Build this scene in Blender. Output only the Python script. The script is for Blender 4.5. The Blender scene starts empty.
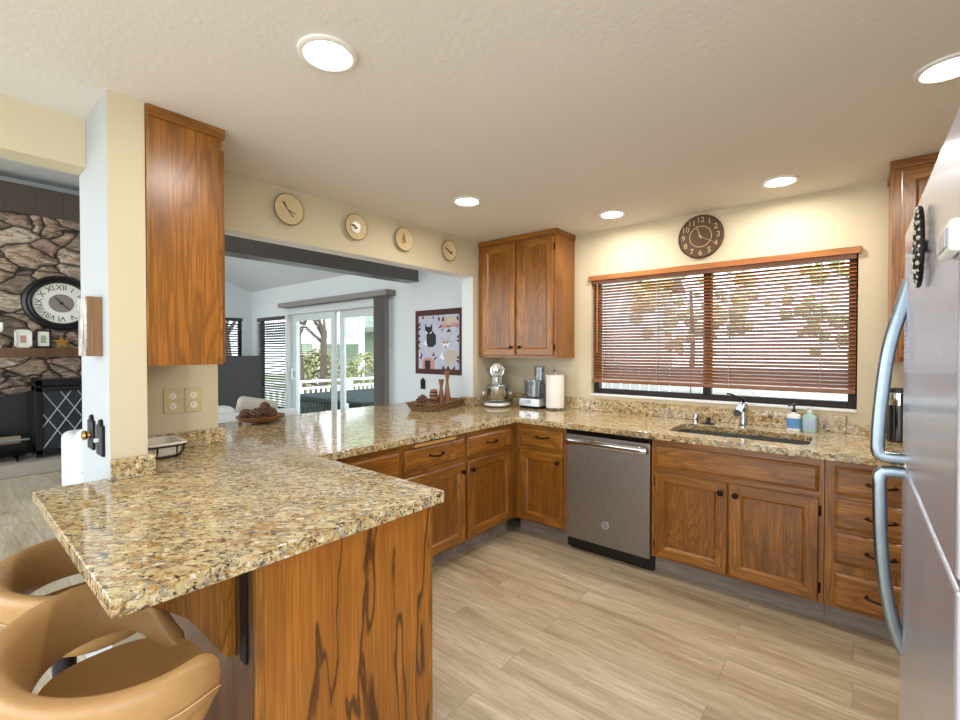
import bpy, bmesh, math, random
from mathutils import Vector, Matrix, noise
random.seed(7)
R = math.radians
PI = math.pi
C = bpy.context.scene.collection
sc = bpy.context.scene

# ------------------------------------------------------------------ camera, world, sun, exposure
cam_d = bpy.data.cameras.new('camera'); cam = bpy.data.objects.new('camera', cam_d); C.objects.link(cam)
cam_d.sensor_width = 36; cam_d.lens = 36*455.4/960; cam_d.clip_start = .02; cam_d.clip_end = 200
cam_d.shift_y = -2.43/960
cam.location = (0, 0, 1.427); cam.rotation_euler = (R(90-.8), 0, R(39.56))
sc.camera = cam
sc.view_settings.view_transform = 'Standard'; sc.view_settings.look = 'None'
sc.view_settings.gamma = 1; sc.view_settings.use_curve_mapping = False
EXPOSURE = 0.0; SKY = 4.5; SUN = 3.0; LAMP = 205.0
sc.view_settings.exposure = EXPOSURE

w = bpy.data.worlds.new('sky'); sc.world = w; w.use_nodes = True
nt = w.node_tree; nt.nodes.clear()
o_ = nt.nodes.new('ShaderNodeOutputWorld'); bg = nt.nodes.new('ShaderNodeBackground')
tc = nt.nodes.new('ShaderNodeTexCoord'); sp = nt.nodes.new('ShaderNodeSeparateXYZ'); cr = nt.nodes.new('ShaderNodeValToRGB')
e = cr.color_ramp.elements
e[0].position = .30; e[0].color = (.55, .55, .52, 1)
e[1].position = .50; e[1].color = (.92, .96, 1, 1)
k = e.new(.85); k.color = (.62, .78, 1, 1)
mr = nt.nodes.new('ShaderNodeMapRange'); mr.inputs[1].default_value = -1; mr.inputs[2].default_value = 1
nt.links.new(tc.outputs['Generated'], sp.inputs[0]); nt.links.new(sp.outputs['Z'], mr.inputs[0])
nt.links.new(mr.outputs[0], cr.inputs[0]); nt.links.new(cr.outputs[0], bg.inputs[0])
bg.inputs[1].default_value = SKY; nt.links.new(bg.outputs[0], o_.inputs[0])

sun_d = bpy.data.lights.new('sun', 'SUN'); sun = bpy.data.objects.new('sun', sun_d); C.objects.link(sun)
sun_d.energy = SUN; sun_d.angle = R(.6); sun_d.color = (1, .95, .86)
sun.rotation_euler = Vector((-.55, .40, -1.0)).to_track_quat('-Z', 'Y').to_euler()

def portal(loc, rot, sx, sy):
    l = bpy.data.lights.new('daylight_portal', 'AREA'); o = bpy.data.objects.new('daylight_portal', l); C.objects.link(o)
    l.shape = 'RECTANGLE'; l.size = sx; l.size_y = sy; l.cycles.is_portal = True
    o.location = loc; o.rotation_euler = rot
portal((-3.65, -3.2, 1.8), (R(90), 0, 0), 9.3, 3.7)             # open rear of the house, facing in
portal((1.1, -1.45, 1.2), (R(90), 0, R(90)), 3.5, 2.4)             # gap added in the right wall behind the camera, for sky fill
portal((-.88, 3.80, 1.56), (R(-90), 0, 0), 1.77, 1.0)           # kitchen window
portal((-5.72, 3.80, 1.03), (R(-90), 0, 0), 2.5, 2.06)          # sliding door

# ------------------------------------------------------------------ materials
def lin(h):
    h = h.lstrip('#'); v = [int(h[i:i+2], 16)/255 for i in (0, 2, 4)]
    return tuple((x/12.92 if x <= .04045 else ((x+.055)/1.055)**2.4) for x in v)+(1,)

class NT:
    def __init__(s, name):
        s.m = bpy.data.materials.new(name); s.m.use_nodes = True; s.t = s.m.node_tree
        s.b = s.t.nodes['Principled BSDF']; s.out = s.t.nodes['Material Output']
    def n(s, typ, **kw):
        x = s.t.nodes.new('ShaderNode'+typ)
        for a, v in kw.items(): setattr(x, a, v)
        return x
    def L(s, a, b): s.t.links.new(a, b)
    def val(s, sock, v):
        if hasattr(v, 'is_output'): s.L(v, sock)
        else: sock.default_value = v
    def coord(s, scale=(1, 1, 1), rand=True):
        t = s.n('TexCoord'); mp = s.n('Mapping'); mp.inputs['Scale'].default_value = scale
        src = t.outputs['Object']
        if rand:
            oi = s.n('ObjectInfo'); mu = s.n('Math', operation='MULTIPLY'); mu.inputs[1].default_value = 17.3
            s.L(oi.outputs['Random'], mu.inputs[0])
            ad = s.n('VectorMath', operation='ADD'); s.L(src, ad.inputs[0]); s.L(mu.outputs[0], ad.inputs[1]); src = ad.outputs[0]
        s.L(src, mp.inputs[0]); return mp.outputs[0]
    def noise(s, vec, scale, detail=3, rough=.55, dist=0):
        x = s.n('TexNoise'); s.L(vec, x.inputs['Vector']); x.inputs['Scale'].default_value = scale
        x.inputs['Detail'].default_value = detail; x.inputs['Roughness'].default_value = rough; x.inputs['Distortion'].default_value = dist
        return x.outputs['Fac']
    def math(s, op, a, b=0.0, clamp=False):
        x = s.n('Math', operation=op); x.use_clamp = clamp; s.val(x.inputs[0], a); s.val(x.inputs[1], b); return x.outputs[0]
    def ramp(s, fac, stops, interp='LINEAR'):
        x = s.n('ValToRGB'); x.color_ramp.interpolation = interp; el = x.color_ramp.elements
        while len(el) < len(stops): el.new(.5)
        for q, (p, c) in zip(el, stops): q.position = p; q.color = c if len(c) == 4 else (*c, 1)
        s.L(fac, x.inputs[0]); return x.outputs[0]
    def mix(s, fac, a, b, mode='MIX'):
        x = s.n('Mix', data_type='RGBA', blend_type=mode); s.val(x.inputs[0], fac); s.val(x.inputs[6], a); s.val(x.inputs[7], b); return x.outputs[2]
    def bump(s, h, strength=.2, dist=.01):
        x = s.n('Bump'); x.inputs['Strength'].default_value = strength; x.inputs['Distance'].default_value = dist
        s.L(h, x.inputs['Height']); s.L(x.outputs[0], s.b.inputs['Normal'])
    def set(s, **kw):
        for a, v in kw.items(): s.val(s.b.inputs[a.replace('_', ' ')], v)
        return s.m

G = lambda v: (v, v, v, 1)
def plain(name, col, rough=.5, metal=0., bump=None, **kw):
    t = NT(name); c = lin(col) if isinstance(col, str) else col
    v = t.coord(rand=False)
    n = t.noise(v, 35, 2)
    t.set(Base_Color=t.mix(.06, c, t.ramp(n, [(.3, G(0)), (.7, G(1))]), 'OVERLAY'), Roughness=rough, Metallic=metal, **kw)
    if bump: t.bump(t.noise(v, bump[0], 3), bump[1], bump[2] if len(bump) > 2 else .005)
    return t.m

def oak(name, axis, light, mid, dark, rings=12, cover=.6, rough=.3, fine=.5, sc_=6, bold=False):
    t = NT(name)
    s = [1., 1., 1.]; s['xyz'.index(axis)] = .16
    v = t.coord(tuple(s))
    f = t.noise(v, sc_, 3 if bold else 2, .5, .35)
    if bold: f = t.math('ADD', f, t.math('MULTIPLY', t.noise(t.coord((1, 1, .25)), 48, 2), .022))
    r = t.math('PINGPONG', t.math('MULTIPLY', f, rings), .5)             # contour lines of a stretched field: cathedral grain
    line = t.ramp(r, [(.0, G(1)), (.10, G(.75)), (.26, G(.12)), (1, G(0))])
    if bold: line = t.ramp(t.math('FRACT', t.math('MULTIPLY', f, rings)), [(0, G(.75)), (.05, G(1)), (.12, G(.85)), (.17, G(.30)), (.45, G(.02)), (.93, G(0)), (1, G(.75))])
    wide = t.ramp(t.noise(v, sc_*1.7, 3, .6), [(.42, G(0)), (.68, G(1))])
    s2 = [1., 1., 1.]; s2['xyz'.index(axis)] = .022
    pore = t.ramp(t.noise(t.coord(tuple(s2)), 170, 2, .6), [(.42, G(1)), (.60, G(0))])
    col = t.mix(wide, lin(light), lin(mid))
    m1 = t.math('MULTIPLY', line, cover)
    p1 = t.math('MULTIPLY', pore, fine)
    k = t.math('MAXIMUM', m1, p1)
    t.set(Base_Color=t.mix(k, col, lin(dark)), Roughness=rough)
    t.b.inputs['Coat Weight'].default_value = .16; t.b.inputs['Coat Roughness'].default_value = .32
    t.bump(t.math('SUBTRACT', 1, k), .12, .002)
    return t.m

M = {}
OL, OM, OD = '#b07226', '#8a5414', '#3e2008'
for a in 'xyz': M['oak_'+a] = oak('oak_grain_'+a, a, OL, OM, OD)
M['oak_panel'] = oak('oak_flat_panel', 'z', '#a2661e', '#825012', '#3a1e07', rings=15, cover=.6, fine=.5, sc_=8)
M['oak_ply'] = oak('oak_plywood_bold', 'z', '#b06e24', '#985a16', '#3a1c08', rings=7.5, cover=.92, fine=.35, sc_=5.2, bold=True)
M['oak_end'] = oak('oak_end_panel', 'z', '#a86a22', '#8a5516', '#42230a', rings=10, cover=.55, fine=.5, sc_=5)
M['oak_dark'] = oak('oak_dark_brown', 'z', '#6e4a2c', '#5c3c24', '#34200f', rings=10, cover=.5)  # dark brown wood: peninsula back panel, mantel, media console
M['blind_wood'] = oak('blind_wood', 'x', '#925a2a', '#784420', '#4e2a12', rings=5, cover=.3, rough=.4, fine=.2)
M['valance_wood'] = oak('valance_wood', 'x', '#ad6a2c', '#9a5a22', '#6e3c14', rings=5, cover=.3, rough=.35, fine=.2)
M['board'] = oak('cutting_board_wood', 'y', '#c99a60', '#bb8a50', '#93652f', rings=5, cover=.3, rough=.5, fine=.3)
M['walnut'] = oak('turned_walnut', 'z', '#9a643a', '#7c4a28', '#4a2a14', rings=8, cover=.4, rough=.4)
M['block_wood'] = oak('block_wood', 'z', '#a27a52', '#8a6440', '#5e4026', rings=6, cover=.3, rough=.6)

def granite():
    t = NT('speckled_granite'); v0 = t.coord(rand=False)
    m1_ = t.n('Mapping'); m1_.inputs['Rotation'].default_value = (0, 0, R(-40)); t.L(v0, m1_.inputs[0])
    m2_ = t.n('Mapping'); m2_.inputs['Scale'].default_value = (.66, 1, 1); t.L(m1_.outputs[0], m2_.inputs[0]); v = m2_.outputs[0]      # the stone's flow direction
    big = t.noise(v, 6, 3, .6, .4)
    base = t.ramp(big, [(.30, lin('#b09a6c')), (.46, lin('#c4af80')), (.58, lin('#d0bf96')), (.72, lin('#b48a4a'))])
    mid = t.noise(v, 38, 4, .65, .6)
    c1 = t.mix(t.ramp(mid, [(.50, G(0)), (.60, G(.9))]), base, lin('#a67c40'))
    gr = t.noise(v, 30, 4, .7, .8)
    c2 = t.mix(t.ramp(gr, [(.53, G(0)), (.61, G(.8))]), c1, lin('#8e867a'))
    wh = t.noise(v, 52, 3, .6)
    c3 = t.mix(t.ramp(wh, [(.56, G(0)), (.66, G(.7))]), c2, lin('#ece4cc'))
    br = t.noise(v, 72, 4, .65, .5)
    c4 = t.mix(t.ramp(br, [(.54, G(0)), (.62, G(.78))]), c3, lin('#5c4224'))
    bk = t.noise(v, 54, 5, .7, 1.1)
    c5 = t.mix(t.ramp(bk, [(.558, G(0)), (.61, G(.94))]), c4, lin('#1d1916'))
    t.set(Base_Color=c5, Roughness=.09, IOR=1.55)
    return t.m
M['granite'] = granite()

def planks(name, cols, rough, tint=None):
    t = NT(name); v = t.coord(rand=False)
    br = t.n('TexBrick'); t.L(v, br.inputs['Vector'])
    br.inputs['Scale'].default_value = 1; br.inputs['Brick Width'].default_value = 1.22; br.inputs['Row Height'].default_value = .18
    br.inputs['Mortar Size'].default_value = .0012; br.inputs['Mortar Smooth'].default_value = .3; br.inputs['Bias'].default_value = 0
    br.offset = .37; br.inputs['Color1'].default_value = G(0); br.inputs['Color2'].default_value = G(1); br.inputs['Mortar'].default_value = G(.5)
    idc = br.outputs['Color']
    add = t.n('VectorMath', operation='MULTIPLY_ADD'); t.L(idc, add.inputs[0]); add.inputs[1].default_value = (7, 31, 13); t.L(v, add.inputs[2])
    mp = t.n('Mapping'); mp.inputs['Scale'].default_value = (.11, 1, 1); t.L(add.outputs[0], mp.inputs[0])
    g1 = t.noise(mp.outputs[0], 9, 4, .6, .6)
    base = t.ramp(g1, [(.28, lin(cols[2])), (.46, lin(cols[1])), (.66, lin(cols[0]))])
    bw = t.n('RGBToBW'); t.L(idc, bw.inputs[0])
    base = t.mix(t.math('MULTIPLY', bw.outputs[0], .30), base, lin(cols[3]))
    g2 = t.ramp(t.noise(mp.outputs[0], 60, 3, .6), [(.40, G(.4)), (.62, G(0))])
    base = t.mix(g2, base, lin(cols[2]))
    mp2 = t.n('Mapping'); mp2.inputs['Scale'].default_value = (.35, 1, 1); t.L(add.outputs[0], mp2.inputs[0])
    kn = t.ramp(t.noise(mp2.outputs[0], 7, 4, .7, 1.2), [(.64, G(0)), (.76, G(.75))])
    base = t.mix(kn, base, lin(cols[4]))
    base = t.mix(t.math('MULTIPLY', br.outputs['Fac'], .6), base, lin(cols[4]))
    t.set(Base_Color=base, Roughness=rough)
    t.bump(t.math('SUBTRACT', g1, br.outputs['Fac']), .08, .003)
    return t.m
M['floor'] = planks('vinyl_plank', ['#d8cab2', '#c4b396', '#988264', '#b6a790', '#5f4c38'], .38)
M['kick'] = planks('grey_plank_kick', ['#a89d92', '#8f8378', '#6e6359', '#807569', '#4d443c'], .5)

def plaster(name, col, sc_=60, st=.25):
    t = NT(name); v = t.coord(rand=False)
    n = t.noise(v, sc_, 4, .6); n2 = t.noise(v, 1.5, 2)
    t.set(Base_Color=t.mix(t.math('MULTIPLY', n2, .08), lin(col), lin('#b8ab90')), Roughness=.75)
    t.bump(n, st, .004); return t.m
M['wall'] = plaster('cream_plaster', '#cdc1a4')
M['ceiling'] = plaster('ceiling_plaster', '#e4e2dc', 40, .3)
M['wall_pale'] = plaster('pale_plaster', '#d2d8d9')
M['wall_stub_daylit'] = plaster('daylit_stub_plaster', '#b0b6b8')  # bluish daylight on the stub face put into its colour, toned down
M['door_white_backlit'] = plain('door_frame_backlit_white', '#cbd0ce', .4)  # white greyed to carry the frame's backlit shade
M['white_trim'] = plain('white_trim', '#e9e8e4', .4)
M['beam'] = plain('bronze_beam', '#6c6764', .32, .5)
M['frame_dark'] = plain('dark_bronze_frame', '#20120c', .6)
M['black_metal'] = plain('black_iron', '#1c1a19', .45, .6, bump=(80, .15))
M['bronze'] = plain('oil_rubbed_bronze', '#241a14', .32, .75)
M['chrome'] = plain('chrome', '#d4d6d8', .08, 1)
M['slate'] = plain('slate_steel', '#938c84', .45, .8)
M['black'] = plain('black_plastic', '#121212', .35)
M['black_gloss'] = plain('black_gloss', '#0c0c0d', .1)
M['grey_plastic'] = plain('dark_grey_plastic', '#3a3a3c', .5)
M['sink'] = plain('dark_composite', '#565758', .55)
M['white_gloss'] = plain('white_enamel', '#e8ebe8', .18)
M['ceramic'] = plain('white_ceramic', '#ece8dc', .2)
M['almond'] = plain('almond_plastic', '#c9b98e', .4)
M['brass'] = plain('brass', '#b8934f', .25, .9)
M['steel'] = plain('polished_steel', '#c3c4c6', .16, 1)
M['base_steel'] = plain('satin_base', '#c6c9cb', .3, 1)
M['band'] = plain('dark_board', '#51473f', .7)
M['paper'] = plain('paper_towel', '#f0ece4', .9, bump=(120, .3, .003))
M['leather'] = plain('tan_leather', '#b08754', .42, bump=(160, .12, .002))
M['thread'] = plain('pale_thread', '#d8b080', .7)
M['fabric_white'] = plain('white_upholstery', '#d8d8d6', .9, bump=(120, .3, .003))
M['fabric_beige'] = plain('beige_pillow', '#bdb2a2', .9, bump=(120, .3, .003))
M['bronze_clock'] = plain('bronze_clock', '#5c4632', .45, .45, bump=(30, .2))
M['pale_gold'] = plain('pale_gold', '#cdb68c', .35, .6)
M['screen'] = plain('grey_screen', '#3b3937', .6)
M['plate'] = plain('stoneware_plate', '#d2bf96', .4)
M['plate_rim'] = plain('plate_rim', '#7a5c30', .5)
M['twig'] = plain('twig_glaze', '#4a2c16', .5)
M['rust'] = plain('rust_glaze', '#8c4a2c', .5)
M['cone'] = plain('pine_cone', '#6a4c38', .8)
M['cone_tip'] = plain('pine_cone_tip', '#a58a70', .8)
M['bluelabel'] = plain('blue_label', '#5f93cf', .4)
M['soap_green'] = plain('pale_green_soap', '#9fc4c0', .1)
M['soap_clear'] = plain('clear_soap', '#a9c2d6', .1)
M['bark'] = plain('bark', '#5a4a3e', .9, bump=(40, .5, .02))
M['tub'] = plain('hot_tub_cabinet', '#2f3732', .8, Specular_IOR_Level=.2)
M['tub_lid'] = plain('hot_tub_lid', '#2c332e', .9, Specular_IOR_Level=.1)
M['house_green'] = plain('sage_siding', '#8fa088', .8)
M['roof'] = plain('roof_shingle', '#7d7f74', .9, bump=(30, .4, .02))
M['fence_wood'] = plain('weathered_fence', '#b3aea6', .85)
M['white_paint'] = plain('white_paint', '#e6e6e2', .6)
M['grass'] = plain('dry_ground', '#8a8a6a', .95, bump=(20, .5, .03))
M['deck'] = plain('deck_boards', '#8f8780', .8)
M['house_window'] = plain('dark_window', '#46625c', .2)
M['blinds_dark'] = plain('dark_blind_slat', '#33302f', .5)
M['verticals'] = plain('grey_vertical_blind', '#86817d', .7)
M['rope'] = plain('grey_cord', '#9a9690', .8)
M['log'] = plain('split_log', '#8d7a64', .9, bump=(40, .4))
M['lattice'] = plain('pale_lattice', '#8f9496', .4, .6)
M['glassdark'] = plain('smoked_pane', '#2a2f33', .12)
M['photo_mat'] = plain('photo_mat', '#e4e2d8', .6)
M['picture'] = plain('picture_green', '#9aa87a', .6)
M['magnet_white'] = plain('white_beads', '#c9c6bd', .4)
M['clip_grey'] = plain('clip_face', '#b9bac0', .35)

def glass(name, col, alpha=.12, rough=.02):
    t = NT(name)
    tr = t.n('BsdfTransparent'); tr.inputs[0].default_value = (*col, 1)
    gl = t.n('BsdfGlossy'); gl.inputs['Roughness'].default_value = rough; gl.inputs[0].default_value = G(1)
    fr = t.n('Fresnel'); fr.inputs[0].default_value = 1.45
    mx = t.n('MixShader'); ge = t.n('NewGeometry'); t.L(t.math('MULTIPLY', t.math('ADD', fr.outputs[0], alpha*.2), t.math('SUBTRACT', 1, ge.outputs['Backfacing'])), mx.inputs[0]); t.L(tr.outputs[0], mx.inputs[1]); t.L(gl.outputs[0], mx.inputs[2])
    t.L(mx.outputs[0], t.out.inputs[0]); return t.m
M['pane'] = glass('window_pane', (.97, .985, .98))
M['clear'] = glass('clear_bowl', (.80, .84, .88), .4)

def stainless():
    t = NT('brushed_stainless'); v = t.coord((1, 1, .02), rand=False)
    n = t.noise(v, 300, 2, .6); big = t.noise(t.coord(rand=False), 3, 3)
    tg = t.n('Tangent'); tg.direction_type = 'RADIAL'; tg.axis = 'Z'; t.L(tg.outputs[0], t.b.inputs['Tangent'])
    t.set(Base_Color=lin('#cfd2de'), Metallic=.72, Roughness=t.math('ADD', .21, t.math('MULTIPLY', big, .07)), Anisotropic=.9)
    t.bump(n, .02, .001); return t.m
M['stainless'] = stainless()
M['handle_steel'] = plain('satin_handle', '#86929a', .24, 1)

def stones():
    t = NT('field_stone'); v = t.coord((1, 1.0, 1.55), rand=False)
    d = t.n('TexNoise'); t.L(v, d.inputs['Vector']); d.inputs['Scale'].default_value = 2.2; d.inputs['Detail'].default_value = 3
    ma = t.n('VectorMath', operation='MULTIPLY_ADD'); t.L(d.outputs['Color'], ma.inputs[0]); ma.inputs[1].default_value = (.3, .3, .3); t.L(v, ma.inputs[2])
    vo = t.n('TexVoronoi', feature='F1'); vo.inputs['Scale'].default_value = 3.1; t.L(ma.outputs[0], vo.inputs['Vector'])
    ve = t.n('TexVoronoi', feature='DISTANCE_TO_EDGE'); ve.inputs['Scale'].default_value = 3.1; t.L(ma.outputs[0], ve.inputs['Vector'])
    bw = t.n('RGBToBW'); t.L(vo.outputs['Color'], bw.inputs[0])
    c = t.ramp(bw.outputs[0], [(.2, lin('#94806f')), (.4, lin('#b39a82')), (.55, lin('#c8ae92')), (.7, lin('#b29484')), (.85, lin('#d8c6ac'))])
    st = t.noise(t.coord((1, 1, 3), rand=False), 9, 6, .7, .8)
    c = t.mix(t.ramp(st, [(.40, G(.75)), (.58, G(0))]), c, lin('#3f332b'))
    c = t.mix(t.ramp(st, [(.60, G(0)), (.72, G(.5))]), c, lin('#c9b69c'))
    edge = t.ramp(ve.outputs['Distance'], [(.01, G(1)), (.055, G(0))])
    c = t.mix(edge, c, lin('#2a231f'))
    t.set(Base_Color=c, Roughness=.85)
    t.bump(t.math('ADD', t.math('MULTIPLY', t.ramp(ve.outputs['Distance'], [(0, G(0)), (.12, G(1))]), 1.), t.math('MULTIPLY', st, .4)), .8, .05)
    return t.m
M['stone'] = stones()
M['hearth'] = plain('hearth_slab', '#9a8f82', .8, bump=(20, .3))

def wicker():
    t = NT('woven_wicker'); v = t.coord(rand=False)
    a = t.n('TexWave'); a.inputs['Scale'].default_value = 24; a.bands_direction = 'Z'; t.L(v, a.inputs['Vector'])
    b = t.n('TexWave'); b.inputs['Scale'].default_value = 16; b.bands_direction = 'DIAGONAL'; t.L(v, b.inputs['Vector'])
    m_ = t.math('MULTIPLY', a.outputs['Fac'], b.outputs['Fac'])
    t.set(Base_Color=t.ramp(m_, [(0, lin('#664a2c')), (.30, lin('#8e6e46')), (.8, lin('#bc9c68'))]), Roughness=.7)
    t.bump(m_, .7, .01); return t.m
M['wicker'] = wicker()

def foliage(name, a, b):
    t = NT(name); v = t.coord()
    t.set(Base_Color=t.ramp(t.noise(v, 9, 3), [(.3, lin(a)), (.7, lin(b))]), Roughness=.8)
    return t.m
M['leaf_yellow'] = foliage('olive_foliage', '#777446', '#ada87a')
M['leaf_green'] = foliage('green_foliage', '#9db184', '#d4deb0')
M['leaf_pale'] = foliage('pale_foliage', '#bdb888', '#e4e0bc')
M['leaf_gold'] = foliage('golden_foliage', '#a9a03a', '#e0cf50')

def art():
    t = NT('birch_print'); v = t.coord((1, 1, .25), rand=False)
    t.set(Base_Color=t.ramp(t.noise(v, 30, 5, .7, 1), [(.36, lin('#5a5450')), (.5, lin('#a8a29a')), (.62, lin('#e2ded6'))]), Roughness=.6)
    return t.m
M['art'] = art()
M['grey_wood'] = plain('grey_brown_disc', '#857a72', .6)
def lamp_mat():
    t = NT('lamp_lens'); em = t.n('Emission'); em.inputs[0].default_value = (1, .935, .85, 1); em.inputs[1].default_value = LAMP
    t.L(em.outputs[0], t.out.inputs[0]); return t.m
M['lamp'] = lamp_mat()

# ------------------------------------------------------------------ geometry helpers
ORIG = {}
class B:
    def __init__(s): s.bm = bmesh.new(); s.k = 0
    def mark(s): s.k = len(s.bm.verts)
    def since(s): s.bm.verts.ensure_lookup_table(); return s.bm.verts[s.k:]
    def xf(s, m):
        for v in s.since(): v.co = m @ v.co
    def face(s, vs, m=0):
        try: f = s.bm.faces.new(vs); f.material_index = m; return f
        except ValueError: return None
    def box(s, x0, x1, y0, y1, z0, z1, bev=0, m=0, seg=2, F=None):
        if x0 > x1: x0, x1 = x1, x0
        if y0 > y1: y0, y1 = y1, y0
        V = [s.bm.verts.new(F(x, y, z) if F else (x, y, z)) for z in (z0, z1) for (x, y) in ((x0, y0), (x1, y0), (x1, y1), (x0, y1))]
        fs = [s.face([V[i] for i in q], m) for q in ((3, 2, 1, 0), (4, 5, 6, 7), (0, 1, 5, 4), (1, 2, 6, 5), (2, 3, 7, 6), (3, 0, 4, 7))]
        if bev:
            es = {e for f in fs for e in f.edges}
            r = bmesh.ops.bevel(s.bm, geom=list(es), offset=bev, segments=seg, affect='EDGES', profile=.5, material=-1)
            for f in r['faces']: f.material_index = m
        return s
    def rings(s, rs, m=0, cap0=True, cap1=True, closed=True, mats=None):
        vs = [[s.bm.verts.new(p) for p in r] for r in rs]
        n = len(vs[0])
        for i in range(len(vs)-1):
            for j in range(n if closed else n-1):
                k = (j+1) % n
                s.face([vs[i][j], vs[i][k], vs[i+1][k], vs[i+1][j]], mats[j] if mats else m)
        if cap0: s.face(vs[0][::-1], m)
        if cap1: s.face(vs[-1], m)
        return s
    def lathe(s, prof, c=(0, 0, 0), seg=24, m=0, ax=None, sx=1, sy=1, mats=None, cap=True):
        # ax: (u,v,w) vectors of the local frame, w = axis
        u, v, w_ = ax if ax else (Vector((1, 0, 0)), Vector((0, 1, 0)), Vector((0, 0, 1)))
        c = Vector(c); rows = []
        for (r, h) in prof:
            if r < 1e-6: rows.append([s.bm.verts.new(c+w_*h)])
            else: rows.append([s.bm.verts.new(c+u*(r*sx*math.cos(2*PI*i/seg))+v*(r*sy*math.sin(2*PI*i/seg))+w_*h) for i in range(seg)])
        for q in range(len(rows)-1):
            a, b = rows[q], rows[q+1]; mm = mats[q] if mats else m
            for i in range(seg):
                j = (i+1) % seg
                if len(a) == 1 and len(b) == 1: continue
                if len(a) == 1: s.face([a[0], b[i], b[j]], mm)
                elif len(b) == 1: s.face([a[j], a[i], b[0]], mm)
                else: s.face([a[i], a[j], b[j], b[i]], mm)
        if cap and len(rows[0]) > 1: s.face(rows[0][::-1], mats[0] if mats else m)
        if cap and len(rows[-1]) > 1: s.face(rows[-1], mats[-1] if mats else m)
        return s
    def tube(s, pts, r, seg=8, m=0, flat=1.0, up=None, closed=False):
        pts = [Vector(p) for p in pts]; n = len(pts); rs = []
        upv = Vector(up) if up else None
        for i, p in enumerate(pts):
            if closed: t = (pts[(i+1) % n]-pts[i-1]).normalized()
            else: t = (pts[min(i+1, n-1)]-pts[max(i-1, 0)]).normalized()
            q = upv if upv is not None else (Vector((0, 0, 1)) if abs(t.z) < .9 else Vector((1, 0, 0)))
            a = t.cross(q).normalized(); b = a.cross(t).normalized()
            rr = r[i] if isinstance(r, (list, tuple)) else r
            rs.append([p+a*(rr*math.cos(2*PI*k/seg))+b*(rr*flat*math.sin(2*PI*k/seg)) for k in range(seg)])
        if closed: rs.append(rs[0]); return s.rings(rs, m, False, False)
        return s.rings(rs, m)
    def prism(s, poly, plane, a0, a1, m=0, bev=0):
        f = {'xy': lambda p, a: (p[0], p[1], a), 'xz': lambda p, a: (p[0], a, p[1]), 'yz': lambda p, a: (a, p[0], p[1])}[plane]
        V0 = [s.bm.verts.new(f(p, a0)) for p in poly]; V1 = [s.bm.verts.new(f(p, a1)) for p in poly]; n = len(poly)
        fs = [s.face(V0[::-1], m), s.face(V1, m)]+[s.face([V0[i], V0[(i+1) % n], V1[(i+1) % n], V1[i]], m) for i in range(n)]
        if bev:
            es = {e for f_ in fs if f_ for e in f_.edges}
            r = bmesh.ops.bevel(s.bm, geom=list(es), offset=bev, segments=2, affect='EDGES', profile=.5)
            for f_ in r['faces']: f_.material_index = m
        return s
    def blob(s, c, r, seg=16, rng=10, m=0, amp=0., fr=3., e=1.0):
        c = Vector(c); rr = Vector(r) if hasattr(r, '__len__') else Vector((r, r, r)); rows = []
        sg = lambda x: math.copysign(abs(x)**e, x)
        for i in range(rng+1):
            th = PI*i/rng; row = []
            for j in range(1 if i in (0, rng) else seg):
                ph = 2*PI*j/seg
                d = Vector((sg(math.sin(th))*sg(math.cos(ph)), sg(math.sin(th))*sg(math.sin(ph)), sg(math.cos(th))))
                f = 1+amp*noise.noise(d*fr+c*3) if amp else 1
                row.append(s.bm.verts.new(c+Vector((d.x*rr.x, d.y*rr.y, d.z*rr.z))*f))
            rows.append(row)
        for q in range(rng):
            a, b = rows[q], rows[q+1]
            for i in range(seg):
                j = (i+1) % seg
                if len(a) == 1: s.face([a[0], b[i], b[j]], m)
                elif len(b) == 1: s.face([a[j], a[i], b[0]], m)
                else: s.face([a[j], a[i], b[i], b[j]], m)
        return s
    def text(s, txt, size, mat4, m=0, ext=.001):
        cu = bpy.data.curves.new('t', 'FONT'); cu.body = txt; cu.size = size; cu.align_x = 'CENTER'; cu.align_y = 'CENTER'; cu.extrude = ext; cu.resolution_u = 3
        o = bpy.data.objects.new('t', cu); C.objects.link(o)
        me = bpy.data.meshes.new_from_object(o.evaluated_get(bpy.context.evaluated_depsgraph_get()))
        me.transform(mat4); nf = len(s.bm.faces); s.bm.from_mesh(me); s.bm.faces.ensure_lookup_table()
        for f in s.bm.faces[nf:]: f.material_index = m
        bpy.data.objects.remove(o); bpy.data.curves.remove(cu); bpy.data.meshes.remove(me)
        return s
    def build(s, name, mats, parent=None, ang=35, kind=None, label=None, origin=None, wn=True):
        org = Vector(origin) if origin is not None else (ORIG[parent.name] if parent else Vector((0, 0, 0)))
        bmesh.ops.recalc_face_normals(s.bm, faces=s.bm.faces)
        if org.length: bmesh.ops.translate(s.bm, vec=-org, verts=s.bm.verts)
        me = bpy.data.meshes.new(name); s.bm.to_mesh(me); s.bm.free()
        for p in me.polygons: p.use_smooth = True
        me.set_sharp_from_angle(angle=R(ang))
        for x in (mats if isinstance(mats, (list, tuple)) else [mats]): me.materials.append(M[x])
        o = bpy.data.objects.new(name, me); C.objects.link(o); ORIG[o.name] = org
        if wn: q = o.modifiers.new('weighted_normals', 'WEIGHTED_NORMAL'); q.keep_sharp = True
        if parent: o.parent = parent
        elif org.length: o.location = org
        if kind: o['kind'] = kind
        if label: o['label'] = label
        return o
def thing(name, label, cat, loc=(0, 0, 0), group=None):
    o = bpy.data.objects.new(name, None); C.objects.link(o); o.location = loc; o.empty_display_size = .1
    o['label'] = label; o['category'] = cat
    if group: o['group'] = group
    ORIG[o.name] = Vector(loc); return o
def tag(o, label, cat, group=None):
    o['label'] = label; o['category'] = cat
    if group: o['group'] = group
    return o
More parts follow.
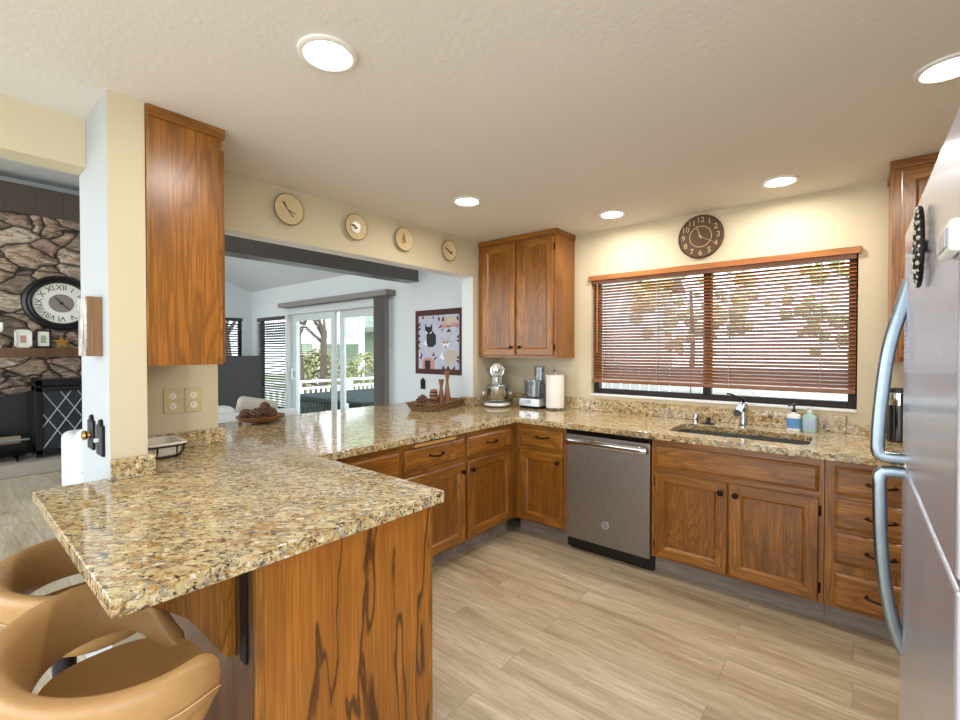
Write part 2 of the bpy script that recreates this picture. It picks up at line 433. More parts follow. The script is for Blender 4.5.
def dup(root, loc, label=None, rotz=None):
    r = root.copy(); C.objects.link(r); r.location = loc
    if rotz is not None: r.rotation_euler = (0, 0, rotz)
    if label: r['label'] = label
    for ch in list(root.children):
        c = ch.copy(); C.objects.link(c); c.parent = r
        for g in list(ch.children):
            d = g.copy(); C.objects.link(d); d.parent = c
    return r
def V(*a): return Vector(a)
XAX = (V(0, 1, 0), V(0, 0, 1), V(1, 0, 0))        # axis +X
YAXN = (V(1, 0, 0), V(0, 0, 1), V(0, -1, 0))      # axis -Y

# ------------------------------------------------------------------ the setting
H = 2.45; YB = 3.65; XS = -2.763
B().box(-8.4, 1.1, -3.2, 3.8, -.1, 0).build('floor', 'floor', kind='structure')
B().box(-2.9, 1.1, -3.2, 3.8, H, 2.6).build('ceiling', 'ceiling', kind='structure')
# living-room ceiling, sloping up away from the outer wall
b = B()
prof = [(3.8, 2.42), (1.75, 3.11), (1.45, 3.62), (-3.2, 3.62)]
b.prism(prof+[(y, z+.12) for y, z in prof[::-1]], 'yz', -8.4, -2.84)
b.build('ceiling_vaulted', 'wall_pale', kind='structure')
b = B()
b.box(-2.78, -2.272, .453, .577, 0, H)
b.box(-2.9, XS, .577, 1.033, 0, H)
b.box(-2.9, XS, 1.033, 3.24, 0, .873)
b.box(-2.9, XS, 1.033, 3.24, 2.12, H)
b.box(-2.9, XS, 3.24, YB, 0, H)
b.bm.normal_update()
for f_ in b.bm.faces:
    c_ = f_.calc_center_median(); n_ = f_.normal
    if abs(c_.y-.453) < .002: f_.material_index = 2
    elif c_.x < -2.899 or abs(c_.y-3.24) < .002: f_.material_index = 1  # living-side paint; the jamb is paled too, standing in for daylight
    elif abs(c_.z-2.12) < .002: f_.material_index = 3  # white stands in for daylight brightening the header underside
b.build('wall_left', ['wall', 'wall_pale', 'wall_stub_daylit', 'white_trim'], kind='structure')
b = B(); b.box(-2.9, -2.78, -3.2, 3.8, H+.1, 3.6); b.build('wall_above_kitchen', 'wall_pale', kind='structure')
B().box(-2.78, -2.64, -3.2, .4525, 2.24, H).build('wall_header', 'wall', kind='structure')
WX0, WX1, WZ0, WZ1 = -1.768, .006, 1.06, 2.065
b = B()
b.box(-2.84, WX0, YB, 3.8, 0, H+.15); b.box(WX1, 1.1, YB, 3.8, 0, H+.15)
b.box(WX0, WX1, YB, 3.8, 0, WZ0); b.box(WX0, WX1, YB, 3.8, WZ1, H+.15)
b.build('wall_back', 'wall', kind='structure')
DX0, DX1, DZ = -6.98, -4.42, 2.07
CX0, CX1, CZ0, CZ1 = -8.08, -7.06, .45, 2.0
b = B()
b.box(-8.4, CX0, YB, 3.8, 0, 3.7); b.box(CX1, DX0, YB, 3.8, 0, 3.7); b.box(DX1, -2.84, YB, 3.8, 0, 3.7)
b.box(CX0, CX1, YB, 3.8, 0, CZ0); b.box(CX0, CX1, YB, 3.8, CZ1, 3.7); b.box(DX0, DX1, YB, 3.8, DZ, 3.7)
b.build('wall_far', 'wall_pale', kind='structure')
LY0, LY1 = 2.35, 3.50
b = B()
b.box(-8.4, -8.25, -3.2, LY0, 0, 3.7); b.box(-8.4, -8.25, LY1, 3.65, 0, 3.7)
b.box(-8.4, -8.25, LY0, LY1, 0, CZ0); b.box(-8.4, -8.25, LY0, LY1, CZ1, 3.7)
b.build('wall_living', 'wall_pale', kind='structure')
B().box(.95, 1.1, .3, 3.65, 0, H).build('wall_right', 'wall', kind='structure')  # ends short out of view, the gap added to let sky light in
b = B(); b.box(-4.12, -3.95, .75, 3.65, 2.245, 2.46); b.box(-4.13, -3.94, .75, 3.65, 2.235, 2.252)
b.build('beam', 'beam', kind='structure')
B().box(WX0, WX1, 3.640, 3.8, WZ0-.014, WZ0+.002, .003).build('trim_1', 'white_trim', kind='structure')

# kitchen window
w1 = B()
f = .045
for (x0, x1, z0, z1) in ((WX0, WX0+f, WZ0, WZ1), (WX1-f, WX1, WZ0, WZ1), (WX0+f, WX1-f, WZ0, WZ0+f), (WX0+f, WX1-f, WZ1-f, WZ1), (-.89, -.835, WZ0+f, WZ1-f)):
    w1.box(x0, x1, 3.715, 3.775, z0, z1, .004)
w1 = w1.build('window_1', 'frame_dark', kind='structure')
B().box(WX0+.02, WX1-.02, 3.742, 3.748, WZ0+.02, WZ1-.02).build('pane', 'pane', w1)

# sliding door
d1 = B()
d1.box(DX0, DX0+.08, 3.60, 3.80, 0, DZ); d1.box(DX1-.08, DX1, 3.60, 3.80, 0, DZ); d1.box(DX0+.08, DX1-.08, 3.60, 3.80, DZ-.07, DZ); d1.box(DX0+.08, DX1-.08, 3.64, 3.80, 0, .03)
d1 = d1.build('door_1', 'door_white_backlit', kind='structure')
for (x0, x1, y) in ((DX0+.08, -5.72, 3.70), (-5.68, DX1-.08, 3.755)):
    p = B()
    p.box(x0, x0+.1, y-.02, y+.02, .03, DZ-.07, .004); p.box(x1-.1, x1, y-.02, y+.02, .03, DZ-.07, .004)
    p.box(x0+.1, x1-.1, y-.02, y+.02, .03, .15, .004); p.box(x0+.1, x1-.1, y-.02, y+.02, DZ-.17, DZ-.07, .004)
    p = p.build('door_panel', 'door_white_backlit', d1)
    B().box(x0+.09, x1-.09, y-.004, y+.004, .14, DZ-.16).build('pane', 'pane', p)
    if y < 3.72:
        h_ = B(); h_.box(x0+.03, x0+.065, y-.07, y-.05, .98, 1.16, .006); h_.box(x0+.035, x0+.06, y-.052, y-.02, .99, 1.02); h_.box(x0+.035, x0+.06, y-.052, y-.02, 1.12, 1.15)
        h_.build('handle', 'white_trim', p)

def slat_blind(name, horiz, u0, u1, z0, z1, plane, depth, mat, label, cat, tilt, pitch, inward, slat_w=.045, group=None):
    """horiz 'x': blind in a Y=plane; 'y': blind in an X=plane."""
    org = ((u0+u1)/2, plane, z0) if horiz == 'x' else (plane, (u0+u1)/2, z0)
    t = thing(name, label, cat, org, group)
    Fm = (lambda u, d, z: (u, plane+d, z)) if horiz == 'x' else (lambda u, d, z: (plane+d, u, z))
    s = B(); n = int((z1-.075-z0)/pitch); ca, sa = math.cos(tilt)*slat_w/2, math.sin(tilt)*slat_w/2
    for i in range(n):
        zc = z0+.03+i*pitch
        q = []
        for (u, sg) in ((u0, -1), (u0, 1), (u1, 1), (u1, -1)): q.append((u, sg*ca*inward, zc+sg*sa))
        lo = [s.bm.verts.new(Fm(*p)) for p in q]; hi = [s.bm.verts.new(Fm(p[0], p[1], p[2]+.0028)) for p in q]
        s.face(lo); s.face(hi)
        for a in range(4): s.face([lo[a], lo[(a+1) % 4], hi[(a+1) % 4], hi[a]])
    s.build('slats', mat, t)
    r = B(); r.box(u0, u1, -.026, .026, z0-.012, z0+.016, .004, F=Fm); r.build('bottom_rail', mat, t)
    hd = B(); hd.box(u0, u1, -.03, .03, z1-.055, z1, .003, F=Fm); hd.build('headrail', mat, t)
    for fr in (.055, .31, .60, .9) if u1-u0 > 1.3 else (.15, .85):
        u = u0+(u1-u0)*fr
        c = B(); c.box(u-.0012, u+.0012, -.026, .026, z0+.012, z0+.014, F=Fm)
        for d in (-.027, .027): c.box(u-.0015, u+.0015, d-.001, d+.001, z0, z1-.05, F=Fm)
        c.build('ladder_cord', 'rope', t)
    return t, Fm

bl, Fb = slat_blind('wood_blind', 'x', WX0+.012, WX1-.008, 1.172, WZ1-.01, 3.672, 0, 'blind_wood',
    'lowered wooden slat blind over the kitchen sink, nearly covering its window', 'blind', R(37), .0242, 1, .030)
v = B(); v.box(WX0-.015, WX1+.012, 3.620, 3.634, 2.028, 2.07, .003); v.box(WX0-.015, WX0-.003, 3.634, 3.6495, 2.028, 2.07); v.box(WX1, WX1+.012, 3.634, 3.6495, 2.028, 2.07)
v.build('valance', 'valance_wood', bl)
v = B(); v.tube([(-.085, 3.63, 2.0), (-.085, 3.628, 1.47)], .002, 6); v.lathe([(0, .035), (.006, .03), (.010, 0), (0, -.002)], (-.085, 3.628, 1.44), 10)
v.build('tilt_cord', 'rope', bl)
v = B(); v.box(-1.712, -1.700, 3.628, 3.640, 1.42, 2.0, .003); v.build('tilt_wand', 'valance_wood', bl)

def corner_window(n, horiz, u0, u1, pl, s_):
    wd = B(); Fm = (lambda u, d, z: (u, pl+d, z)) if horiz == 'x' else (lambda u, d, z: (pl-d, u, z))
    for (a, c, z0, z1) in ((u0, u0+.05, CZ0, CZ1), (u1-.05, u1, CZ0, CZ1), (u0+.05, u1-.05, CZ0, CZ0+.05), (u0+.05, u1-.05, CZ1-.05, CZ1)): wd.box(a, c, .07, .12, z0, z1, F=Fm)
    o = wd.build('window_%d' % n, 'frame_dark', kind='structure')
    g = B(); g.box(u0+.03, u1-.03, .09, .095, CZ0+.03, CZ1-.03, F=Fm); g.build('pane', 'pane', o)
corner_window(2, 'x', CX0, CX1, YB, 1)
corner_window(3, 'y', LY0, LY1, -8.25, 1)
slat_blind('slat_blind', 'x', CX0+.01, CX1-.01, CZ0+.02, CZ1, YB+.035, 0, 'blinds_dark', 'dark slat blind on the window directly beside the white sliding door', 'blind', R(-31), .042, 1, .05)
slat_blind('slat_blind', 'y', LY0+.01, LY1-.01, CZ0+.02, CZ1, -8.285, 0, 'blinds_dark', 'dark slat blind on the side window round the corner, partly behind the television', 'blind', R(-31), .042, -1, .05)
t = thing('vertical_blind', 'grey vertical blind stacked open at one end of the sliding door', 'blind', (-5.4, 3.56, 0))
b = B(); b.box(-7.02, -4.36, 3.50, 3.648, 2.105, 2.175, .004); b.build('valance', 'verticals', t)
b = B()
for i in range(12):
    x = -4.64+i*.02; b.mark(); b.box(-.002, .002, -.042, .042, .03, 2.10); b.xf(Matrix.Translation((x, 3.565, 0)) @ Matrix.Rotation(R(18), 4, 'Z'))
b.build('vanes', 'verticals', t)

# ------------------------------------------------------------------ cabinets
def rect(F, u0, u1, z0, z1, w_): return [F(u0, w_, z0), F(u1, w_, z0), F(u1, w_, z1), F(u0, w_, z1)]
def panel_door(F, u0, u1, z0, z1, hm, parent, t=.020, st=.058, name='door', pm='oak_panel'):
    b = B(); st2 = st+.013
    mats = [hm, 0, hm, 0]     # bottom, right, top, left
    R_ = lambda i, w_: rect(F, u0+i, u1-i, z0+i, z1-i, w_)
    b.rings([R_(0, .0005), R_(0, t-.005), R_(.005, t), R_(st, t), R_(st+.004, t-.004), R_(st2, t-.010)], cap0=True, cap1=False, mats=[1, 0, 1, 0])
    v = [b.bm.verts.new(p) for p in R_(st2, t-.010)]; b.face(v, 2)
    return b.build(name, ['oak_z', hm, pm], parent, 12)
def drawer_front(F, u0, u1, z0, z1, hm, parent, t=.020, name='drawer'):
    b = B(); R_ = lambda i, w_: rect(F, u0+i, u1-i, z0+i, z1-i, w_)
    b.rings([R_(0, .0005), R_(0, t-.009), R_(.004, t-.005), R_(.012, t-.002), R_(.015, t)])
    return b.build(name, hm, parent, 12)
def knob(F, u, z, w0, parent, r=.0165):
    c = Vector(F(u, w0, z)); a = (Vector(F(u, w0+1, z))-c).normalized(); up = V(0, 0, 1); s = up.cross(a)
    b = B(); b.lathe([(.0105, 0), (.008, .002), (.0055, .006), (.0055, .013), (.012, .016), (r, .021), (r*.9, .026), (r*.5, .030), (0, .031)], c, 16, ax=(s, up, a))
    return b.build('knob', 'bronze', parent)
def pull(F, u, z, w0, parent, L=.10):
    b = B(); h = L/2
    b.tube([F(u-h-.012, w0+.02, z+.004), F(u-h, w0+.022, z), F(u-h*.55, w0+.029, z-.004), F(u, w0+.031, z-.006), F(u+h*.55, w0+.029, z-.004), F(u+h, w0+.022, z), F(u+h+.012, w0+.02, z+.004)], [.003, .0048, .005, .0062, .005, .0048, .003], 8)
    for q in (-h, h): b.tube([F(u+q, w0-.001, z), F(u+q, w0+.012, z), F(u+q, w0+.024, z)], [.008, .0045, .005], 10)
    return b.build('pull', 'bronze', parent)
def hinge(F, u, z, w0, parent):
    b = B(); b.box(u-.006, u+.006, w0-.0005, w0+.006, z-.028, z+.028, .002, F=F); b.tube([F(u, w0+.006, z-.022), F(u, w0+.006, z+.022)], .004, 8)
    return b.build('hinge', 'bronze', parent)

FX = -2.065; FY = 2.935
FL = lambda u, w_, z: (FX+w_, u, z)         # left run, fronts face +X
FBK = lambda u, w_, z: (u, FY-w_, z)        # back run, fronts face -Y
KZ = .118
def base_body(parent, F, u0, u1, depth, z1=.872, kick=.075):
    hm = 'oak_y' if F is FL else 'oak_x'
    b = B(); b.box(u0, u1, 0, -depth, KZ, z1, .0015, F=F)
    for r0, r1 in ((.842, .871), (.672, .698), (KZ+.001, .134)): b.box(u0+.028, u1-.012, -.003, .0006, r0, r1, m=1, F=F)
    b.build('body', ['oak_z', hm], parent)
    k = B(); k.box(u0, u1, -kick, -depth, 0, KZ, F=F); k.build('toe_kick', 'kick', parent)

DR0, DR1, DO0, DO1 = .700, .838, .133, .668
t = thing('base_cabinet', 'oak base cabinet tucked against the granite peninsula, its drawer front without a pull', 'cabinet', (FX-.3, 1.48, 0))
base_body(t, FL, 1.2, 1.757, .60)
drawer_front(FL, 1.25, 1.745, DR0, DR1, 'oak_y', t); d = panel_door(FL, 1.25, 1.745, DO0, DO1, 'oak_y', t); knob(FL, 1.30, .61, .02, d)
t = thing('base_cabinet', 'oak base cabinet with a pull-out cutting board above its drawer', 'cabinet', (FX-.3, 2.05, 0))
base_body(t, FL, 1.758, 2.333, .60)
d = drawer_front(FL, 1.783, 2.318, DR0, DR1, 'oak_y', t); pull(FL, 1.95+.09, .777, .02, d, .11)
d = panel_door(FL, 1.783, 2.318, DO0, DO1, 'oak_y', t); knob(FL, 2.285, .615, .02, d)
b = B(); b.box(FX-.3, FX+.036, 1.85, 2.21, .846, .866, .003); b.build('cutting_board', 'board', t, label='pale pull-out cutting board')
t = thing('base_cabinet', 'oak base cabinet under the wicker tray and stand mixer, next to the inside corner', 'cabinet', (FX-.3, 2.6, 0))
base_body(t, FL, 2.334, 2.934, .60)
d = drawer_front(FL, 2.352, 2.864, DR0, DR1, 'oak_y', t); pull(FL, 2.608, .772, .02, d, .10)
d = panel_door(FL, 2.352, 2.864, DO0, DO1, 'oak_y', t); knob(FL, 2.385, .610, .02, d)
t = thing('base_cabinet', 'narrow oak base cabinet beside the dishwasher, one drawer over one door', 'cabinet', (-1.83, FY+.3, 0))
base_body(t, FBK, FX+.001, -1.612, .60)
d = drawer_front(FBK, -2.008, -1.634, DR0, DR1, 'oak_x', t); pull(FBK, -1.80, .785, .02, d, .10)
d = panel_door(FBK, -2.008, -1.634, DO0, DO1, 'oak_x', t); knob(FBK, -1.668, .612, .02, d)
t = thing('sink_cabinet', 'wide two-door oak sink cabinet with a long false drawer front', 'cabinet', (-.56, FY+.3, 0))
b = B(); b.box(-1.0, -.985, -.021, -.6, KZ, .872, F=FBK); b.box(-.135, -.12, -.021, -.6, KZ, .872, F=FBK); b.box(-1.0, -.12, 0, -.02, KZ, .872, .0015, F=FBK)
for r0, r1 in ((.838, .871), (.672, .698), (KZ+.001, .134)): b.box(-.985, -.142, -.003, .0006, r0, r1, m=1, F=FBK)
b.build('body', ['oak_z', 'oak_x'], t)
k = B(); k.box(-1.0, -.12, -.075, -.6, 0, KZ, F=FBK); k.build('toe_kick', 'kick', t)
drawer_front(FBK, -.976, -.143, DR0, DR1-.005, 'oak_x', t, name='false_drawer_front')
d = panel_door(FBK, -.976, -.566, DO0, DO1, 'oak_x', t); knob(FBK, -.598, .607, .02, d); hinge(FBK, -.980, .60, .0, d); hinge(FBK, -.980, .20, 0, d)
d = panel_door(FBK, -.556, -.143, DO0, DO1, 'oak_x', t); knob(FBK, -.522, .607, .02, d); hinge(FBK, -.138, .60, .0, d); hinge(FBK, -.138, .20, 0, d)
t = thing('drawer_cabinet', 'four-drawer oak base cabinet behind the refrigerator handle', 'cabinet', (.1, FY+.3, 0))
base_body(t, FBK, -.118, .33, .60)
for z0, z1 in ((.703, .840), (.530, .678), (.353, .507), (.133, .305)):
    d = drawer_front(FBK, -.078, .285, z0, z1, 'oak_x', t); pull(FBK, .10, (z0+z1)/2+.002, .02, d, .10)
t = thing('base_cabinet', 'oak base cabinet hidden in the corner behind the refrigerator', 'cabinet', (.64, FY+.3, 0))
base_body(t, FBK, .331, .948, .60); panel_door(FBK, .36, .93, DO0, DO1+.17, 'oak_x', t)

# peninsula
PX, PY0, PY1 = -1.222, .545, 1.192
t = thing('peninsula_cabinet', 'oak peninsula base with boldly grained plywood end panel', 'cabinet', (-1.6, .87, 0))
b = B(); b.box(-2.05, PX-.014, PY0+.012, PY1, .0, .872); b.build('body', 'oak_z', t)
b = B(); b.box(PX-.014, PX, PY0+.022, PY1-.012, 0, .872, .001); b.build('end_panel', 'oak_ply', t)
b = B(); b.box(PX-.016, PX+.003, PY0, PY0+.023, 0, .872, .002); b.build('corner_trim', 'oak_z', t); b = B(); b.box(PX-.016, PX+.003, PY1-.013, PY1+.004, 0, .872, .002); b.build('corner_trim', 'oak_z', t)
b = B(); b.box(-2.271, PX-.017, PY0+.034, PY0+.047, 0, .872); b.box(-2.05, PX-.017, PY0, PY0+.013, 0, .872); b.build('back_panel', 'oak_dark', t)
b = B()
cp = [(.545, .873), (.262, .873), (.262, .845), (.285, .822), (.325, .805), (.375, .775), (.425, .725), (.455, .690), (.478, .640), (.500, .600), (.522, .572), (.545, .562)]
b.prism(cp, 'yz', -1.385, -1.343, bev=.004); tag(b.build('corbel', 'oak_z', origin=(-1.36, .5, .75)), 'curved oak corbel bracket under the granite peninsula overhang', 'bracket')
b = B(); b.box(-1.305, -1.268, .538, .5445, .575, .872, .001); b.box(-1.305, -1.268, .26, .5445, .866, .8725, .001)
tag(b.build('support_bracket', 'black_metal', origin=(-1.287, .54, .72)), 'flat black steel bracket beside the oak corbel', 'bracket')

# ------------------------------------------------------------------ countertop with sink cut-out
def countertop():
    bm = bmesh.new()
    outer = [(-1.172, .232), (-1.158, 1.196), (-1.17, 1.206), (-2.035, 1.208), (-2.026, 2.893), (.948, 2.893), (.948, 3.648), (XS+.001, 3.648), (XS+.001, 3.238), (-2.902, 3.238), (-2.902, 3.648), (-3.5, 3.648),
             (-3.5, 1.035), (XS+.001, 1.035), (XS+.001, .579), (-2.270, .579), (-2.270, .451), (-2.32, .451), (-2.32, .236)]
    def loop(pts):
        vs = [bm.verts.new((x, y, .915)) for x, y in pts]
        for i in range(len(vs)): bm.edges.new((vs[i], vs[(i+1) % len(vs)]))
    loop(outer)
    x0, x1, y0, y1, r = -.945, -.195, 3.035, 3.425, .06
    hole = []
    for cx, cy, a0 in ((x1-r, y1-r, 0), (x0+r, y1-r, 90), (x0+r, y0+r, 180), (x1-r, y0+r, 270)):
        for k in range(6): a = R(a0+18*k); hole.append((cx+r*math.cos(a), cy+r*math.sin(a)))
    loop(hole)
    bmesh.ops.triangle_fill(bm, edges=bm.edges[:], use_beauty=True, use_dissolve=True, normal=(0, 0, 1))
    top = bm.faces[:]
    r_ = bmesh.ops.extrude_face_region(bm, geom=top)
    bmesh.ops.translate(bm, vec=(0, 0, -.042), verts=[x for x in r_['geom'] if isinstance(x, bmesh.types.BMVert)])
    bmesh.ops.recalc_face_normals(bm, faces=bm.faces)
    es = [e for e in bm.edges if len(e.link_faces) == 2 and e.calc_face_angle(0) > .7 and abs(e.verts[0].co.z-e.verts[1].co.z) < 1e-4]
    bmesh.ops.bevel(bm, geom=es, offset=.005, segments=3, affect='EDGES', profile=.5)
    return bm, hole
ct = thing('granite_countertop', 'speckled tan granite countertop running round the kitchen and out over the peninsula', 'countertop', (-1.5, 2.2, .873))
b = B(); b.bm.free(); b.bm, HOLE = countertop(); b.build('slab', 'granite', ct, 30)
def bs(*a):
    b = B(); b.box(*a, .003); b.build('backsplash', 'granite', ct)
Z0, Z1 = .9152, .998
bs(-2.271, -2.249, .452, .600, Z0, Z1); bs(XS+.002, -2.272, .578, .600, Z0, Z1); bs(XS+.001, XS+.023, .601, 1.062, Z0, Z1)
bs(XS+.001, XS+.023, 3.245, 3.648, Z0, Z1); bs(XS-.137, XS+.022, 3.215, 3.2395, Z0, Z1)
bs(XS+.024, -.045, 3.627, 3.649, Z0, 1.022); bs(-.044, .948, 3.627, 3.649, Z0, .972)

# sink
s = thing('sink', 'dark grey undermount sink below the kitchen blind', 'sink', (-.57, 3.23, .7))
ring = lambda pts, z, k: [(-.57+(x+.57)*k, 3.23+(y-3.23)*k, z) for x, y in pts]
b = B(); b.rings([ring(HOLE, .872, 1.03), ring(HOLE, .872, 1.0), ring(HOLE, .74, .985), ring(HOLE, .705, .93), ring(HOLE, .70, .1)], cap0=False, cap1=True); b.build('bowl', 'sink', s)
b = B(); b.lathe([(.0, .7035), (.04, .7035), (.045, .702), (.045, .699)], (-.57, 3.23, 0), 20); b.build('drain', 'chrome', s)
b = B(); b.box(-.60, -.545, 3.4185, 3.4205, .842, .852); b.build('label', 'white_gloss', s, label='small white label')

# ------------------------------------------------------------------ dishwasher
t = thing('dishwasher', 'slate grey dishwasher with a long curved bar handle', 'dishwasher', (-1.305, FY+.3, 0))
b = B(); b.box(-1.608, -1.003, FY+.02, FY+.6, .02, .870); b.build('body', 'black', t)
b = B(); b.box(-1.600, -1.006, FY-.022, FY+.02, .098, .836, .004); d = b.build('door', 'slate', t)
b = B(); b.box(-1.600, -1.006, FY-.018, FY+.02, .838, .866, .003); b.build('control_strip', 'black_gloss', t)
b = B(); b.tube([(-1.585, FY-.022, .79), (-1.582, FY-.05, .792), (-1.55, FY-.062, .793), (-1.30, FY-.07, .794), (-1.06, FY-.062, .793), (-1.028, FY-.05, .792), (-1.025, FY-.022, .79)], .0145, 12, flat=1.8); b.build('handle', 'steel', d)
b = B(); c = (-1.303, FY-.0222, .245)
b.lathe([(.0175, 0), (.0175, .0015), (.0200, .0015), (.0200, 0)], c, 32, ax=YAXN, cap=False)
b.lathe([(.0215, 0), (.0215, .0022), (.0250, .0022), (.0250, 0)], c, 32, ax=YAXN, cap=False)
b.text('GE', .021, Matrix.Translation((c[0], c[1]-.001, c[2])) @ Matrix.Rotation(R(90), 4, 'X'), ext=.0007); b.build('emblem', 'clip_grey', d)
b = B(); b.box(-1.600, -1.006, FY+.045, FY+.07, .0, .095); b.build('toe_panel', 'black', t)

# ------------------------------------------------------------------ upper cabinets
def crown(parent, x0, x1, y0, y1, m='oak_x'):
    b = B(); b.box(x0, x1, y0, y1, 2.404, 2.448, .004); b.build('crown_trim', m, parent)
UY = 3.32; FU = lambda u, w_, z: (u, UY-w_, z)
t = thing('wall_cabinet', 'two-door oak wall cabinet above the stand mixer', 'cabinet', (-2.35, 3.49, 1.37))
b = B(); b.box(-2.755, -1.928, UY, YB-.001, 1.368, 2.404, .0015); b.build('body', 'oak_end', t)
crown(t, -2.757, -1.918, UY-.012, YB-.001)
d = panel_door(FU, -2.70, -2.33, 1.39, 2.385, 'oak_x', t, st=.055); knob(FU, -2.362, 1.462, .02, d)
d = panel_door(FU, -2.30, -1.945, 1.39, 2.385, 'oak_x', t, st=.055); knob(FU, -2.268, 1.462, .02, d); hinge(FU, -1.938, 2.30, 0, d); hinge(FU, -1.938, 1.46, 0, d)
t = thing('wall_cabinet', 'oak wall cabinet partly hidden by the refrigerator top', 'cabinet', (.54, 3.49, 1.37))
b = B(); b.box(.142, .948, UY, YB-.001, 1.368, 2.404, .0015); b.build('body', 'oak_end', t)
crown(t, .132, .948, UY-.012, YB-.001)
d = panel_door(FU, .178, .535, 1.39, 2.385, 'oak_x', t, st=.055); knob(FU, .205, 1.45, .02, d)
d = panel_door(FU, .56, .93, 1.39, 2.385, 'oak_x', t, st=.055)
t = thing('wall_cabinet', 'tall oak wall cabinet side on the wall stub above the white casserole', 'cabinet', (-2.5, .73, 1.37))
b = B(); b.box(XS+.002, -2.276, .579, .868, 1.366, 2.448); b.build('body', 'oak_z', t)
b = B(); b.box(-2.276, -2.268, .592, .856, 1.366, 2.410, .001); b.build('side_panel', 'oak_end', t)
b = B(); b.box(-2.276, -2.264, .579, .592, 1.366, 2.41, .001); b.box(-2.276, -2.264, .856, .870, 1.366, 2.41, .001); b.build('side_trim', 'oak_z', t)
b = B(); b.box(XS+.002, -2.258, .579, .884, 2.404, 2.449, .003); b.build('crown_trim', 'oak_y', t)
FT = lambda u, w_, z: (u, .870+w_, z)
d = panel_door(FT, -2.745, -2.52, 1.376, 2.36, 'oak_x', t, st=.05); d = panel_door(FT, -2.51, -2.285, 1.376, 2.36, 'oak_x', t, st=.05)

# ------------------------------------------------------------------ refrigerator (fronts face -X)
t = thing('refrigerator', 'tall stainless refrigerator with curved bar handles', 'refrigerator', (.5, 1.33, 0))
RX, RY0, RY1, RS = .105, .875, 1.785, 1.112
b = B(); b.box(RX+.07, .90, RY0+.01, RY1-.012, .03, 1.75, .006); b.build('body', 'grey_plastic', t)
du = B(); du.box(RX, RX+.062, RY0, RY1, RS+.006, 1.765, .007, seg=3); du = du.build('door', 'stainless', t)
dl = B(); dl.box(RX, RX+.062, RY0, RY1, .10, RS-.006, .007, seg=3); dl = dl.build('door', 'stainless', t)
b = B(); b.box(RX+.03, RX+.10, RY0+.01, RY1-.01, .0, .092); b.build('base_grille', 'black', t)
HY = 1.715
def handle(pts, p):
    b = B(); prev = None; rs = []
    n = len(pts)
    for i, (x, z) in enumerate(pts):
        tx = pts[min(i+1, n-1)][0]-pts[max(i-1, 0)][0]; tz = pts[min(i+1, n-1)][1]-pts[max(i-1, 0)][1]; l = math.hypot(tx, tz); nx, nz = -tz/l, tx/l
        q = []
        for k in range(14):
            a = 2*PI*k/14; cu, su = math.cos(a), math.sin(a)
            cu = math.copysign(abs(cu)**.6, cu); su = math.copysign(abs(su)**.6, su)
            q.append((x+nx*.0165*cu, HY+.017*su, z+nz*.0165*cu))
        rs.append(q)
    b.rings(rs); b.build('handle', 'handle_steel', p)
def smooth(pts, n=5):
    out = []
    for i in range(len(pts)-1):
        p0, p1, p2, p3 = (Vector(pts[max(i-1, 0)]), Vector(pts[i]), Vector(pts[i+1]), Vector(pts[min(i+2, len(pts)-1)]))
        for k in range(n):
            s_ = k/n; out.append(tuple(.5*((2*p1)+(-p0+p2)*s_+(2*p0-5*p1+4*p2-p3)*s_*s_+(-p0+3*p1-3*p2+p3)*s_**3)))
    out.append(tuple(pts[-1])); return out
handle(smooth([(.112, 1.622), (.096, 1.55), (.079, 1.48), (.067, 1.41), (.058, 1.32), (.051, 1.22), (.049, 1.15)])+[(.052, 1.137), (.060, 1.131), (.08, 1.129), (RX, 1.129)], du)
handle([(RX, 1.090), (.08, 1.090), (.062, 1.088), (.056, 1.080)]+smooth([(.054, 1.06), (.055, 1.0), (.058, .90), (.065, .80), (.077, .71), (.094, .635), (.112, .590)]), dl)
# magnets on the door
t = thing('ornate_magnet', 'black and white beaded round magnet standing off the refrigerator door', 'magnet', (.093, 1.245, 1.632))
b = B(); b.lathe([(.012, 0), (.016, .006), (.016, .010), (.010, .013)], (RX-.001, 1.245, 1.632), 14, ax=(V(0, 1, 0), V(0, 0, 1), V(-1, 0, 0))); b.build('post', 'black', t)
b = B()
cpt = V(RX-.012, 1.245, 1.632)
ringp = [(cpt.x, cpt.y+.062*math.cos(a), cpt.z+.076*math.sin(a)) for a in [2*PI*i/36 for i in range(36)]]
b.tube(ringp, .0045, 8, closed=True)
for k in range(6):
    a = PI*k/3+.3; b.tube([cpt, (cpt.x, cpt.y+.062*math.cos(a), cpt.z+.076*math.sin(a))], .0045, 6)
b.lathe([(0, .006), (.016, .004), (.018, 0), (.016, -.004), (0, -.006)], cpt, 14, ax=XAX); b.build('medallion', 'black_metal', t)
b = B()
for i in range(30):
    a = 2*PI*(i+.5)/30; b.blob((cpt.x-.003, cpt.y+.062*math.cos(a), cpt.z+.076*math.sin(a)), .0034, 8, 6)
for k in range(6):
    a = PI*k/3+.8; b.blob((cpt.x-.002, cpt.y+.04*math.cos(a), cpt.z+.048*math.sin(a)), .005, 8, 6)
b.build('beads', 'magnet_white', t)
t = thing('magnetic_clip', 'white magnetic clip stuck on the refrigerator door', 'clip', (.09, .92, 1.57))
b = B(); b.box(.090, RX-.001, .835, .935, 1.556, 1.598, .005, seg=3); b.build('body', 'white_gloss', t)
b = B(); b.box(.087, .0905, .85, .92, 1.563, 1.589, .002); b.build('jaw', 'clip_grey', t)

